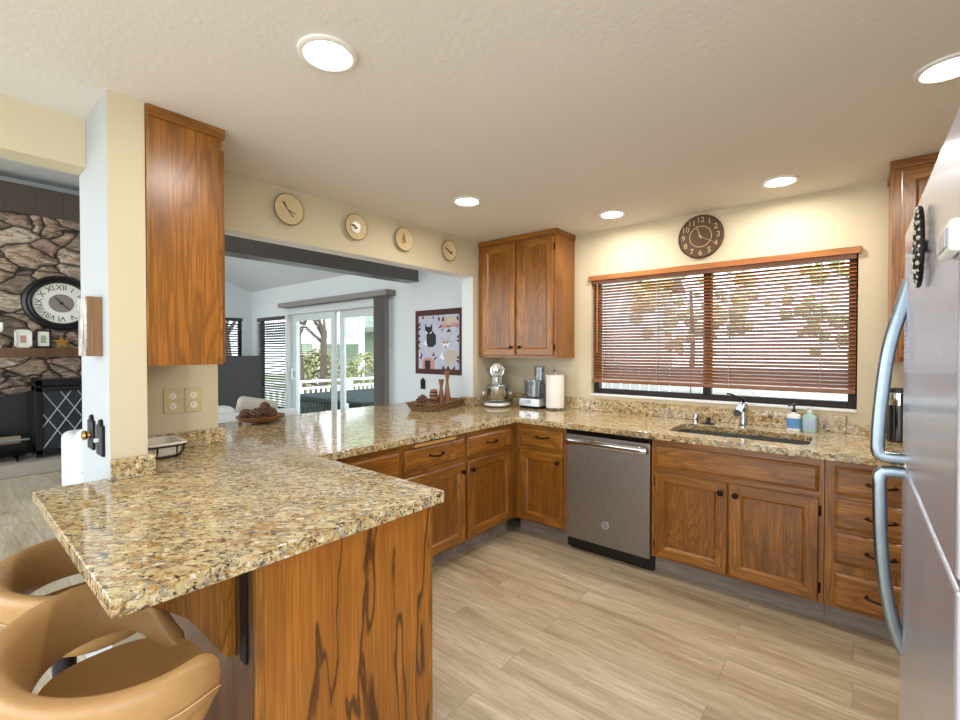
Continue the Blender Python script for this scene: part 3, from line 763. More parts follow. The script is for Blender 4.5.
# ------------------------------------------------------------------ ceiling lights
LIGHTS = [((-1.409, .885), 'glowing recessed ceiling light nearest the peninsula and tall oak cabinet side'), ((-2.053, 2.346), 'glowing recessed ceiling light in front of the plate row on the soffit'),
          ((-1.413, 3.256), 'glowing recessed ceiling light just off the two-door oak wall cabinet'), ((-.362, 3.27), 'glowing recessed ceiling light above the sink end of the blind'),
          ((.251, 2.353), 'glowing recessed ceiling light above the refrigerator')]
for i, (p, lb) in enumerate(LIGHTS):
    t = thing('recessed_light', lb, 'ceiling light', (p[0], p[1], H), 'recessed ceiling lights')
    b = B()
    prof = [(.070, -.004), (.078, -.010), (.090, -.011), (.098, -.007), (.099, -.0005), (.0705, -.0005), (.070, -.004)]
    rs = [[(p[0]+r*math.cos(2*PI*k/40), p[1]+r*math.sin(2*PI*k/40), H+z) for k in range(40)] for r, z in prof]
    b.rings(rs, cap0=False, cap1=False); b.build('trim_ring', 'white_trim', t)
    b = B(); vs = [b.bm.verts.new((p[0]+.0695*math.cos(2*PI*k/32), p[1]+.0695*math.sin(2*PI*k/32), H-.0045)) for k in range(32)]
    b.face(vs[::-1]); b.build('lens', 'lamp', t)

# ------------------------------------------------------------------ wall plates, clock, outlets, switches
def plate(y, z, r, kind, label):
    t = thing('wall_plate', label, 'plate', (XS, y, z), 'round plates on the soffit')
    ax = XAX; c = (XS+.0005, y, z)
    b = B(); b.lathe([(r*.6, 0), (r*.62, .012), (r*.97, .026), (r, .028), (r*.975, .031), (r*.945, .030), (r*.62, .020), (0, .019)], c, 40, ax=ax, mats=[0, 1, 1, 1, 1, 0, 0]); b.build('body', ['plate', 'plate_rim'], t)
    b = B(); x = XS+.0215
    P = lambda dy, dz: (x, y+dy*r, z+dz*r)
    if kind == 0:
        b.tube([P(-.42, .42), P(-.1, .06), P(.30, -.42)], .0028, 6); b.tube([P(-.30, .46), P(-.1, .06)], .0024, 6); b.tube([P(-.05, -.02), P(.45, -.2)], .0024, 6); b.build('twig', 'twig', t)
    elif kind == 1:
        b.lathe([(r*.40, 0), (r*.46, .010), (r*.44, .013), (r*.38, .006), (0, .004)], (x-.002, y-.02*r, z-.03*r), 28, ax=ax); b.build('relief_ring', 'ceramic', t)
        b = B(); b.box(x, x+.006, y-.45*r, y-.06*r, z+.02*r, z+.16*r); b.mark(); b.box(x+.004, x+.012, y-.14*r, y+.06*r, z-.14*r, z+.02*r, .001); b.build('motif', 'twig', t)
    elif kind == 2:
        b.mark(); b.prism([(y-.18*r, z-.12*r), (y-.05*r, z-.12*r), (y-.02*r, z+.5*r)], 'yz', x-.001, x+.003); b.prism([(y+.04*r, z-.32*r), (y+.20*r, z-.28*r), (y+.08*r, z+.42*r)], 'yz', x-.001, x+.003); b.prism([(y-.22*r, z-.38*r), (y-.08*r, z-.36*r), (y-.14*r, z-.18*r)], 'yz', x-.001, x+.003); b.build('motif', 'rust', t)
    else:
        b.tube([P(-.45, .22), P(.42, -.26)], .0055, 8); b.tube([P(.36, -.3), P(.52, .02)], .0045, 8); b.build('twig', 'twig', t)
plate(1.442, 2.312, .098, 0, 'round plate with a crossed-twig motif, next to the tall oak cabinet side')
plate(1.937, 2.306, .093, 1, 'round plate with a raised pale ring at its centre')
plate(2.381, 2.304, .092, 2, 'round plate with small rust-red spear shapes')
plate(2.892, 2.302, .088, 3, 'round plate with one thick dark diagonal twig, nearest the corner cabinet')

def clock(name, label, c, rx, rz, ax, faceM, rimM, numM, handM, numerals, hands, inner=None, fs=.16):
    t = thing(name, label, 'clock', c)
    u, v_, w_ = ax; cc = Vector(c); r = 1
    def pos(a, k, h): return cc+u*(math.sin(a)*rx*k)+v_*(math.cos(a)*rz*k)+w_*h
    prof = rimM[1]
    b = B(); b.lathe(prof, c, 56, ax=ax, sx=rx, sy=rz); b.build('case', rimM[0], t)
    b = B(); fr, fh = rimM[2]; b.lathe([(fr, fh-.004), (fr, fh), (0, fh+.0005)], c, 56, ax=ax, sx=rx, sy=rz); b.build('dial', faceM, t)
    b = B()
    for i, tx in enumerate(numerals):
        a = 2*PI*(i+1)/12; p = pos(a, rimM[3], fh+.002)
        rot = Matrix((u.to_4d(), v_.to_4d(), w_.to_4d(), (0, 0, 0, 1))).transposed()
        for q in range(3): rot[3][q] = 0
        rot[0][3] = rot[1][3] = rot[2][3] = 0; rot[3][3] = 1
        m4 = Matrix.Translation(p) @ rot
        if len(tx) > 2 or numM[1]: m4 = m4 @ Matrix.Rotation(-a, 4, 'Z')
        b.text(tx, fs*min(rx, rz), m4, ext=.0012)
    b.build('numerals', numM[0], t)
    if inner:
        b = B(); b.lathe([(inner[0], 0), (inner[0], .003), (inner[1], .003), (inner[1], 0)], cc+w_*fh, 48, ax=ax, sx=rx, sy=rz, cap=False); b.build('inner_ring', inner[2], t)
    for a, k, wd in hands:
        a = R(a); b = B(); p0 = pos(a+PI, .1, fh+.006); p1 = pos(a, k*.6, fh+.006); p2 = pos(a, k, fh+.006)
        b.tube([p0, p1, p2], [wd, wd, wd*.4], 6); b.build('hand', handM, t)
    b = B(); b.lathe([(.05, 0), (.05, .008), (0, .010)], cc+w_*fh, 16, ax=ax, sx=rx, sy=rz); b.build('hub', handM, t)
    return t
AXB = (V(1, 0, 0), V(0, 0, 1), V(0, -1, 0))
clock('wall_clock', 'round bronze clock with raised numerals above the wooden blind', (-.893, YB-.0005, 2.272), .157, .159, AXB, 'bronze_clock',
      ('bronze_clock', [(.96, 0), (1, .008), (1, .018), (.97, .024), (.93, .020), (.92, .014)], (.93, .016), .76), ('pale_gold', False), 'pale_gold',
      [str(i) for i in range(1, 13)], [(-20, .55, .0032), (120, .72, .0026)], (.46, .49, 'pale_gold'), .36)

for (y, lb) in ((.810, 'almond double outlet on the wall beneath the oak cabinet side, nearer the wall stub'), (.908, 'almond double outlet on the wall beneath the oak cabinet side, nearer the pass-through')):
    t = thing('wall_outlet', lb, 'outlet', (XS, y, 1.165), 'almond outlets')
    b = B(); b.box(XS+.0003, XS+.007, y-.040, y+.040, 1.100, 1.230, .004, seg=3); b.build('cover_plate', 'almond', t)
    for dz in (-.026, .026):
        b = B(); b.lathe([(.017, 0), (.017, .0025), (.015, .003), (0, .003)], (XS+.0068, y, 1.165+dz), 20, ax=XAX, sy=1.0)
        s_ = b.build('socket', 'ceramic', t)
        b = B()
        for q in (-.006, .006): b.box(XS+.0093, XS+.0105, y+q-.0012, y+q+.0012, 1.165+dz, 1.165+dz+.009)
        b.lathe([(.0025, 0), (.0025, .0012), (0, .0012)], (XS+.0093, y, 1.165+dz-.007), 8, ax=XAX); b.build('slots', 'black', s_)

def iron_plate(F, u, z, label, name='switch_plate', cat='light switch', wd=.045, hh=.062, toggle=True, knob_=False):
    t = thing(name, label, cat, F(u, 0, z))
    b = B(); pts = [(u-wd, z-hh), (u+wd, z-hh), (u+wd, z+hh)]+[(u+wd*.42*math.cos(a)*1.0, z+hh+wd*.55*math.sin(a)) for a in [PI*k/8 for k in range(9)]]+[(u-wd, z+hh)]
    lo = [F(p, .0005, q) for p, q in pts]; hi = [F(p, .010, q) for p, q in pts]; h2 = [F(u+(p-u)*.9, .013, z+(q-z)*.95) for p, q in pts]
    b.rings([lo, hi, h2]); b.build('plate', 'black_metal', t)
    if toggle:
        b = B(); b.box(u-.006, u+.006, .012, .028, z-.006, z+.010, .002, F=F); b.build('toggle', 'ceramic', t)
    if knob_:
        c = Vector(F(u, .012, z)); a = (Vector(F(u, 1, z))-Vector(F(u, 0, z))).normalized()
        b = B(); b.lathe([(.012, 0), (.010, .008), (.018, .010), (.021, .018), (.017, .026), (0, .028)], c, 20, ax=(V(1, 0, 0), V(0, 0, 1), a)); b.build('dimmer_knob', 'brass', t)
    return t
FST = lambda u, w_, z: (u, .453-w_, z)
iron_plate(FST, -2.56, 1.065, 'black iron switch plate with a round brass dimmer knob on the wall stub', knob_=True, toggle=False)
iron_plate(FST, -2.395, 1.06, 'black iron switch plate with a toggle on the wall stub, nearest its corner')
FQ = lambda u, w_, z: (u, YB-w_, z)
iron_plate(FQ, -3.868, 1.045, 'dark iron cover plate on the pale wall under the fox quilt', 'wall_cover_plate', 'switch plate', .036, .055, False)

t = thing('picture_block', 'thick wooden picture block with a grey birch print, mounted on the wall stub', 'picture', (-2.45, .43, 1.53))
b = B(); b.box(-2.515, -2.372, .404, .4525, 1.407, 1.648, .002); b.build('block', 'block_wood', t)
b = B(); b.box(-2.514, -2.374, .4005, .404, 1.409, 1.646); b.build('print', 'art', t, label='grey birch print')

# ------------------------------------------------------------------ countertop objects
CT = .9152
t = thing('casserole_dish', 'white ceramic casserole dish on the granite under the outlets', 'dish', (-2.62, .72, CT))
b = B()
rr = lambda x, y, z, r=.03: [(-2.62+sx*(x-r)+r*math.cos(a), .715+sy*(y-r)+r*math.sin(a), z) for sx, sy, a0 in ((1, 1, 0), (-1, 1, 90), (-1, -1, 180), (1, -1, 270)) for a in [R(a0+22.5*k) for k in range(5)]]
b.rings([rr(.085, .055, CT+.012), rr(.095, .065, CT+.03), rr(.105, .075, CT+.066), rr(.118, .088, CT+.068), rr(.118, .088, CT+.076), rr(.10, .070, CT+.076), rr(.09, .06, CT+.03)]); b.build('body', 'ceramic', t)
b = B(); b.tube([(*p[:2], CT+.060) for p in rr(.114, .084, 0, .03)], .0042, 6, closed=True); b.tube([(*p[:2], CT+.006) for p in rr(.092, .062, 0, .03)], .004, 6, closed=True)
for dx in (-.07, .07):
    for sy in (-1, 1): b.tube([(-2.62+dx, .715+sy*.085, CT+.06), (-2.62+dx, .715+sy*.078, CT+.03), (-2.62+dx, .715+sy*.062, CT+.005)], .0035, 6)
for sx in (-1, 1):
    for dy in (-.04, .04): b.tube([(-2.62+sx*.114, .715+dy, CT+.06), (-2.62+sx*.106, .715+dy, CT+.03), (-2.62+sx*.092, .715+dy, CT+.005)], .0035, 6)
tag(b.build('wire_rack', 'black_metal', origin=(-2.6, .735, CT)), 'black wire rack holding the white casserole dish', 'rack')

def pine_cone(name, c, r, h, label=None, cat='pine cone', group=None, tilt=(0, 0)):
    b = B()
    b.lathe([(0, -h*.5), (r*.5, -h*.42), (r*.62, -h*.1), (r*.42, h*.25), (0, h*.5)], (0, 0, 0), 10)
    n = 54
    for i in range(n):
        f = i/(n-1); z = (-.46+.92*f)*h; rad = r*(math.sin(PI*min(1, .16+.84*f*.98+.05))**.7)*.62+.001; a = i*2.39996
        s_ = r*(.50*(1-.55*f)+.08)
        up = .15+.9*f
        d = V(math.cos(a), math.sin(a), 0); q = V(-d.y, d.x, 0); tip = d*(rad+s_)+V(0, 0, z+s_*up); base = d*rad*.6+V(0, 0, z)
        vs = [b.bm.verts.new(x) for x in (base+q*s_*.25, base-q*s_*.25, tip-q*s_*.42, tip+q*s_*.42)]
        v2 = [b.bm.verts.new(x.co+V(0, 0, -s_*.18)) for x in vs]
        for pq in ((0, 1, 2, 3),): b.face([vs[k] for k in pq], 0); b.face([v2[k] for k in pq], 0)
        for k in range(4): b.face([vs[k], vs[(k+1) % 4], v2[(k+1) % 4], v2[k]], 1 if k == 2 else 0)
    b.mark(); b.k = 0; b.xf(Matrix.Translation(c) @ Matrix.Rotation(tilt[1], 4, 'Z') @ Matrix.Rotation(tilt[0], 4, 'X'))
    o = b.build(name, ['cone', 'cone_tip'], origin=c)
    return tag(o, label, cat, group)

# wooden bowl with cones
BC = V(-3.26, 1.50, CT)
b = B(); b.lathe([(.05, 0), (.055, .004), (.11, .016), (.155, .040), (.166, .056), (.160, .057), (.145, .040), (.10, .022), (0, .018)], BC, 36, sx=.9, sy=1)
tag(b.build('wooden_bowl', 'walnut', origin=BC), 'shallow wooden bowl of pine cones on the bar counter', 'bowl')
cones = [((-.06, -.08, .055), .038, .078, (1.3, .5), 'pine cone lying at the cabinet end of the wooden bowl'), ((.0, -.02, .062), .04, .08, (1.2, 2.2), 'plump pine cone in the middle of the wooden bowl'),
         ((.0, .075, .058), .038, .078, (1.4, 4.0), 'pine cone lying at the quilt end of the wooden bowl'), ((-.07, .03, .06), .036, .074, (1.2, 3.), 'pine cone at the living-room side of the wooden bowl'), ((.02, .02, .105), .035, .07, (.5, 1.), 'pine cone perched on top of the wooden bowl heap')]
for (dx, dy, dz), r, h, tl, lb in cones: pine_cone('pine_cone', BC+V(dx, dy, dz+.008), r, h, lb, group='pine cones in the wooden bowl', tilt=tl)

# wicker tray
TA = Matrix.Translation((-2.895, 2.90, CT)) @ Matrix.Rotation(R(13), 4, 'Z')
t = thing('wicker_tray', 'woven wicker tray with flared sides on the bar counter', 'tray', (-2.895, 2.90, CT))
def trect(x, y, z): return [TA @ V(sx*x, sy*y, z) for sx, sy in ((-1, -1), (1, -1), (1, 1), (-1, 1))]
b = B(); b.rings([trect(.115, .235, 0), trect(.145, .268, .064), trect(.151, .274, .068), trect(.148, .270, .072), trect(.140, .262, .068), trect(.108, .228, .008)]); b.build('basket', 'wicker', t, 50)
b = B()
for s_ in (-1, 1):
    b.tube([TA @ V(-.04, s_*.262, .040), TA @ V(-.03, s_*.266, .052), TA @ V(.03, s_*.266, .052), TA @ V(.04, s_*.262, .040)], .006, 8)
b.build('handle', 'twig', t)
pine_cone('pine_cone', TA @ V(-.045, -.17, .075), .052, .105, 'upright pine cone in the wicker tray', tilt=(.5, 1))
pine_cone('pine_cone', TA @ V(.045, -.16, .045), .034, .06, 'flat-lying pine cone at the front edge of the wicker tray', tilt=(1.4, 2))
for i in range(26):
    c = TA @ V(random.uniform(-.07, .08), random.uniform(-.10, .04), random.uniform(.024, .052))
    if i == 0:
        b = B(); b.blob((0, 0, 0), (.011, .011, .013), 8, 6); b.lathe([(.0115, .002), (.012, .006), (.008, .012), (0, .014)], (0, 0, 0), 8, m=1); ac = b.build('acorn', ['rust', 'twig']); tag(ac, 'small brown acorn in the heap in the wicker tray', 'acorn', 'acorns in the wicker tray'); ac.location = c
    else:
        a2 = ac.copy(); C.objects.link(a2); a2.location = c; a2.rotation_euler = (random.uniform(0, 3), random.uniform(0, 3), 0)
def candlestick(x, y, h, label):
    c = TA @ V(x, y, .0085); b = B()
    b.lathe([(.030, 0), (.036, .004), (.034, h*.12), (.026, h*.35), (.0135, h*.66), (.0125, h*.72), (.020, h*.86), (.027, h*.985), (.026, h), (.017, h), (.015, h*.96), (0, h*.955)], c, 24)
    tag(b.build('candlestick', 'walnut', origin=c), label, 'candlestick', 'turned wooden candlesticks')
candlestick(-.03, .12, .245, 'shorter turned wooden candlestick standing in the wicker tray'); candlestick(-.01, .195, .315, 'taller turned wooden candlestick standing in the wicker tray')
c = TA @ V(-.07, .055, .0085); t = thing('wooden_keg', 'small dark banded wooden keg standing in the wicker tray', 'keg', c)
b = B(); b.lathe([(.030, 0), (.037, .04), (.040, .08), (.037, .12), (.030, .155), (.024, .155), (0, .152)], c, 20); b.build('staves', 'walnut', t)
b = B()
for z, r in ((.026, .0365), (.060, .0405), (.100, .0405), (.130, .0365)): b.lathe([(r-.004, z-.005), (r, z-.005), (r, z+.005), (r-.004, z+.005)], c, 20)
b.build('hoops', 'black_metal', t)

# stand mixer (built facing -Y, then turned to face into the room)
MC = V(-2.60, 3.40, CT)
t = thing('stand_mixer', 'white stand mixer with steel bowl under the corner wall cabinet', 'mixer', MC)
def mp(b, m, name, parent=t): return b.build(name, m, parent, origin=(0, 0, 0))
b = B(); b.blob((0, 0, .022), (.125, .185, .022), 28, 8, e=.75); b.box(-.055, .055, .06, .165, .03, .20, .03, seg=4); b.box(-.05, .05, .075, .16, .18, .28, .03, seg=4); base_ = mp(b, 'white_gloss', 'base')
b = B(); b.blob((0, -.01, .335), (.058, .18, .070), 24, 12, e=.9); hd = mp(b, 'white_gloss', 'head')
b = B(); b.lathe([(.0625, -.02), (.0635, .0), (.0625, .02), (.055, .02), (.055, -.02)], (0, -.06, .333), 28, ax=(V(1, 0, 0), V(0, 0, 1), V(0, -1, 0))); mp(b, 'steel', 'trim_band', hd)
b = B(); b.lathe([(.03, 0), (.03, .012), (.016, .016), (0, .016)], (0, -.188, .345), 20, ax=YAXN); b.lathe([(.008, 0), (.012, .02), (0, .026)], (.055, -.10, .345), 12, ax=XAX); mp(b, 'steel', 'hub', hd)
b = B(); b.lathe([(.02, .27), (.02, .23), (.008, .22), (.008, .16), (0, .16)], (0, -.075, 0), 16); mp(b, 'steel', 'shaft', hd)
b = B(); b.lathe([(.055, .048), (.085, .06), (.108, .11), (.112, .19), (.118, .196), (.114, .198), (.106, .19), (.10, .11), (.06, .07), (0, .068)], (0, -.07, 0), 32); bw_ = mp(b, 'steel', 'bowl')
b = B()
for sx in (-1, 1): b.tube([(sx*.05, .10, .12), (sx*.112, .03, .12), (sx*.124, -.07, .12)], [.012, .012, .010], 8); b.blob((sx*.125, -.07, .125), (.012, .014, .016), 10, 6)
mp(b, 'white_gloss', 'bowl_arms')
t.rotation_euler = (0, 0, R(37)); t.location = MC

# food processor
PC = V(-2.255, 3.50, CT)
t = thing('food_processor', 'food processor with clear work bowl and chrome base', 'food processor', PC)
rb = lambda x, y, z, r=.03: [(PC.x+sx*(x-r)+r*math.cos(a), PC.y+sy*(y-r)+r*math.sin(a), PC.z+z) for sx, sy, a0 in ((1, 1, 0), (-1, 1, 90), (-1, -1, 180), (1, -1, 270)) for a in [R(a0+22.5*k) for k in range(5)]]
b = B(); b.rings([rb(.105, .085, 0), rb(.11, .09, .022)]); b.build('foot', 'black', t)
b = B(); b.rings([rb(.118, .098, .022), rb(.122, .10, .03), rb(.118, .098, .088), rb(.108, .09, .096)]); b.build('base', 'base_steel', t)
b = B(); b.lathe([(.075, .096), (.088, .104), (.092, .235), (.096, .242), (.092, .244), (.088, .236), (.084, .108), (0, .102)], PC, 32); bo = b.build('work_bowl', 'clear', t)
b = B(); b.lathe([(.097, .240), (.097, .252), (.06, .258), (0, .258)], PC, 32); b.build('lid', 'clear', t)
b = B(); b.lathe([(.046, .256), (.048, .36), (.052, .375), (.048, .376), (.042, .36), (.042, .258)], PC+V(.045, .02, 0), 24, sx=1.1, sy=.85); b.build('feed_chute', 'clear', t)
b = B(); b.lathe([(.02, .10), (.02, .20), (.012, .21), (0, .21)], PC, 16); b.box(PC.x-.07, PC.x+.07, PC.y-.01, PC.y+.01, PC.z+.115, PC.z+.121); b.build('blade', 'ceramic', t)
b = B(); b.tube([PC+V(.088, -.02, .225), PC+V(.128, -.03, .22), PC+V(.128, -.03, .13), PC+V(.088, -.02, .12)], .009, 8); b.build('bowl_handle', 'grey_plastic', t)
b = B(); b.box(PC.x-.03, PC.x+.03, PC.y-.1005, PC.y-.098, PC.z+.045, PC.z+.075, .001); b.build('switch', 'clip_grey', t)

# paper towels
TC = V(-2.045, 3.515, CT)
t = thing('towel_holder', 'chrome upright holder inside the paper towel roll', 'holder', TC)
b = B(); b.lathe([(.088, .006), (.09, .010), (.088, .014), (0, .016)], TC, 32); b.build('base', 'chrome', t)
b = B()
for k in range(6): a = PI*k/3+.3; b.blob(TC+V(.075*math.cos(a), .075*math.sin(a), .008), (.014, .014, .008), 10, 6)
b.build('feet', 'chrome', t)
b = B(); b.lathe([(.006, .014), (.006, .318), (.012, .322), (.015, .334), (.010, .346), (0, .349)], TC, 14); b.build('post', 'chrome', t)
b = B(); b.lathe([(.020, .018), (.078, .018), (.080, .024), (.080, .298), (.078, .304), (.020, .304)], TC, 40)
b.box(TC.x-.0015, TC.x+.0015, TC.y-.0815, TC.y-.079, TC.z+.02, TC.z+.30); tag(b.build('paper_towel_roll', 'paper', origin=TC), 'white paper towel roll beside the food processor', 'paper towel')

# faucet etc.
FC = V(-.585, 3.515, CT)
t = thing('kitchen_faucet', 'chrome kitchen faucet with a dark lever behind the sink', 'faucet', FC)
b = B(); b.lathe([(.034, 0), (.034, .006), (.026, .012), (.024, .06), (.022, .10), (.026, .112), (.028, .15), (.022, .165), (0, .170)], FC, 24); b.build('body', 'chrome', t)
b = B(); b.tube([FC+V(0, 0, .125), FC+V(0, -.06, .145), FC+V(-.003, -.13, .135), FC+V(-.005, -.18, .11)], [.022, .021, .023, .026], 14); b.build('spout', 'chrome', t)
b = B(); b.tube([FC+V(0, 0, .165), FC+V(-.004, -.005, .185), FC+V(-.03, -.03, .20), FC+V(-.07, -.06, .222), FC+V(-.09, -.07, .225)], [.016, .014, .010, .009, .007], 10, flat=.7); b.build('lever', 'bronze', t)
c = V(-.893, 3.545, CT); b = B(); b.lathe([(.026, 0), (.026, .004), (.021, .006), (.021, .052), (.018, .058), (0, .059)], c, 20)
tag(b.build('air_gap', 'chrome', origin=c), 'small chrome air gap cap beside the sink', 'air gap')
c = V(-.80, 3.50, CT); b = B(); b.lathe([(.042, 0), (.044, .006), (.030, .010), (.014, .012), (.012, .03), (.018, .036), (.016, .044), (0, .046)], c, 20)
tag(b.build('sink_stopper', 'black', origin=c), 'black rubber sink stopper lying on the granite', 'stopper')
def bottle(c, bodyM, labM, pumpM, label, tall, capw):
    t = thing('soap_bottle', label, 'soap bottle', c)
    o = lambda x, y, z, r=.015: [(c.x+sx*(x-r)+r*math.cos(a), c.y+sy*(y-r)+r*math.sin(a), c.z+z) for sx, sy, a0 in ((1, 1, 0), (-1, 1, 90), (-1, -1, 180), (1, -1, 270)) for a in [R(a0+30*k) for k in range(4)]]
    b = B(); b.rings([o(.036, .024, 0), o(.038, .026, .004), o(.038, .026, .09), o(.034, .022, .104), o(.018, .016, .112), o(.016, .0155, .122)]); b.build('body', bodyM, t)
    if labM: b = B(); b.rings([o(.0386, .0266, .018), o(.0386, .0266, .082)], cap0=False, cap1=False); b.build('wrap_label', labM, t)
    b = B(); b.lathe([(.016, .120), (.016, .134), (.006, .138), (.006, tall-.02), (.012, tall-.018), (.012, tall-.006), (0, tall-.004)], c, 14); b.tube([c+V(0, 0, tall-.012), c+V(-.02, -.03, tall-.012), c+V(-.026, -.04, tall-.02)], .005, 8); b.build('pump', pumpM, t)
bottle(V(-.305, 3.545, CT), 'white_gloss', 'bluelabel', 'black', 'soap bottle with a blue label and black pump', .178, 0)
bottle(V(-.222, 3.55, CT), 'soap_green', 'soap_clear', 'white_gloss', 'clear pale soap bottle with a white pump', .165, 0)

# canister behind the refrigerator handle
c = V(.195, 3.50, CT); t = thing('canister', 'black glass canister with chrome lid behind the refrigerator handle', 'canister', c)
b = B(); b.lathe([(.058, 0), (.060, .006), (.055, .012), (.055, .205), (.052, .21), (0, .21)], c, 32); b.build('body', 'black_gloss', t)
b = B()
for k in range(12): a = PI*k/6; b.box(c.x+.0555*math.cos(a)-.003, c.x+.0555*math.cos(a)+.003, c.y+.0555*math.sin(a)-.003, c.y+.0555*math.sin(a)+.003, c.z+.01, c.z+.205, .001)
b.build('ribs', 'grey_plastic', t)
b = B(); b.lathe([(.057, .208), (.058, .24), (.058, .275), (.054, .282), (0, .284)], c, 32); b.build('lid', 'chrome', t)
b = B(); b.lathe([(.06, .280), (.060, .298), (.05, .302), (0, .302)], c, 32); b.build('cap', 'black', t)

# ------------------------------------------------------------------ quilt on the far wall
QX0, QX1 = -3.992, -3.262; QT, QB = 1.897, 1.166
t = thing('fox_quilt', 'patchwork fox wall quilt with a maroon border on the pale wall', 'quilt', ((QX0+QX1)/2, YB, (QT+QB)/2))
M['q_maroon'] = plain('maroon_cotton', '#4e2e2a', .9); M['q_field'] = plain('lavender_cotton', '#b7bac8', .9); M['q_dark'] = plain('charcoal_cotton', '#2e2f30', .9)
M['q_white'] = plain('white_cotton', '#e6e6e6', .9); M['q_beige'] = plain('beige_cotton', '#bcae9f', .9); M['q_pink'] = plain('coral_cotton', '#c08a7c', .9); M['q_brown'] = plain('brown_cotton', '#583a33', .9)
def qp(x, y):
    u = (x-57)/411; top = 90-20*u; bot = 665+15*u; v_ = (y-top)/(bot-top)
    return (QX0+(QX1-QX0)*u, QT-(QT-QB)*v_)
b = B(); b.box(QX0, QX1, YB-.010, YB-.001, QB, QT, .003); b.build('border', 'q_maroon', t)
b = B(); b.box(QX0+.06, QX1-.035, YB-.0115, YB-.009, QB+.06, QT-.065); b.build('field', 'q_field', t)
QM = ['q_dark', 'q_white', 'q_beige', 'q_pink', 'q_brown']; qb = B()
def patches(name, m, polys, lift):
    for p in polys:
        q = [qp(*a) for a in p]; qb.prism(q, 'xz', YB-.0112-lift, YB-.0105, m=QM.index(m))
patches('dark_fox', 'q_dark', [[(152, 203), (168, 238), (200, 238), (217, 205), (217, 268), (187, 315), (152, 268)], [(165, 300), (215, 272), (250, 315), (250, 395), (225, 422), (175, 422), (165, 380)], [(150, 545), (200, 545), (200, 622), (150, 622)]], .002)
patches('white_patches', 'q_white', [[(135, 392), (162, 355), (174, 420)], [(157, 272), (182, 300), (160, 298)], [(192, 300), (212, 275), (210, 300)], [(280, 520), (305, 475), (326, 545)], [(303, 388), (335, 400), (370, 385), (352, 425), (318, 425)]], .0026)
patches('pale_fox', 'q_beige', [[(303, 328), (328, 356), (346, 356), (370, 330), (370, 384), (335, 430), (303, 388)], [(322, 470), (375, 445), (430, 455), (440, 500), (400, 590), (330, 570)], [(300, 150), (420, 145), (432, 210), (360, 235), (300, 210)], [(150, 150), (210, 150), (180, 170)]], .002)
patches('coral_patches', 'q_pink', [[(290, 248), (318, 205), (350, 240), (330, 255)], [(372, 240), (395, 205), (440, 205), (430, 245)], [(130, 545), (150, 520), (205, 520), (235, 545), (235, 622), (200, 622), (200, 545), (150, 545), (150, 622), (125, 622)]], .0023)
patches('brown_patches', 'q_brown', [[(270, 250), (300, 215), (305, 250)], [(340, 215), (362, 238), (385, 215), (372, 245), (350, 245)], [(340, 288), (362, 255), (385, 288)], [(300, 262), (315, 255), (305, 290)], [(425, 245), (442, 215), (440, 248)], [(270, 140), (290, 170), (272, 195)], [(310, 140), (325, 175), (305, 200)], [(440, 135), (425, 165), (445, 195)],
    [(95, 520), (120, 500), (118, 535)], [(230, 530), (262, 505), (240, 545)], [(118, 165), (135, 135), (142, 165)], [(212, 135), (240, 165), (225, 165)], [(118, 468), (132, 505), (112, 505)], [(215, 505), (232, 468), (240, 505)],
    [(88, 210), (116, 200), (95, 240)], [(88, 250), (116, 245), (95, 275)], [(88, 300), (108, 320), (88, 345)], [(88, 360), (112, 372), (92, 400)], [(88, 410), (110, 440), (90, 440)], [(300, 622), (315, 590), (335, 630)], [(335, 632), (357, 590), (378, 632)], [(385, 632), (415, 590), (415, 632)],
    [(425, 340), (447, 310), (447, 345)], [(420, 520), (447, 500), (447, 530)], [(420, 545), (447, 540), (447, 570)], [(425, 365), (447, 355), (447, 385)]], .002)
patches('fox_features', 'q_dark', [[(308, 378), (325, 376), (318, 390)], [(345, 376), (362, 376), (352, 390)], [(324, 413), (346, 413), (335, 432)]], .0034)
qb.build('patchwork', QM, t)

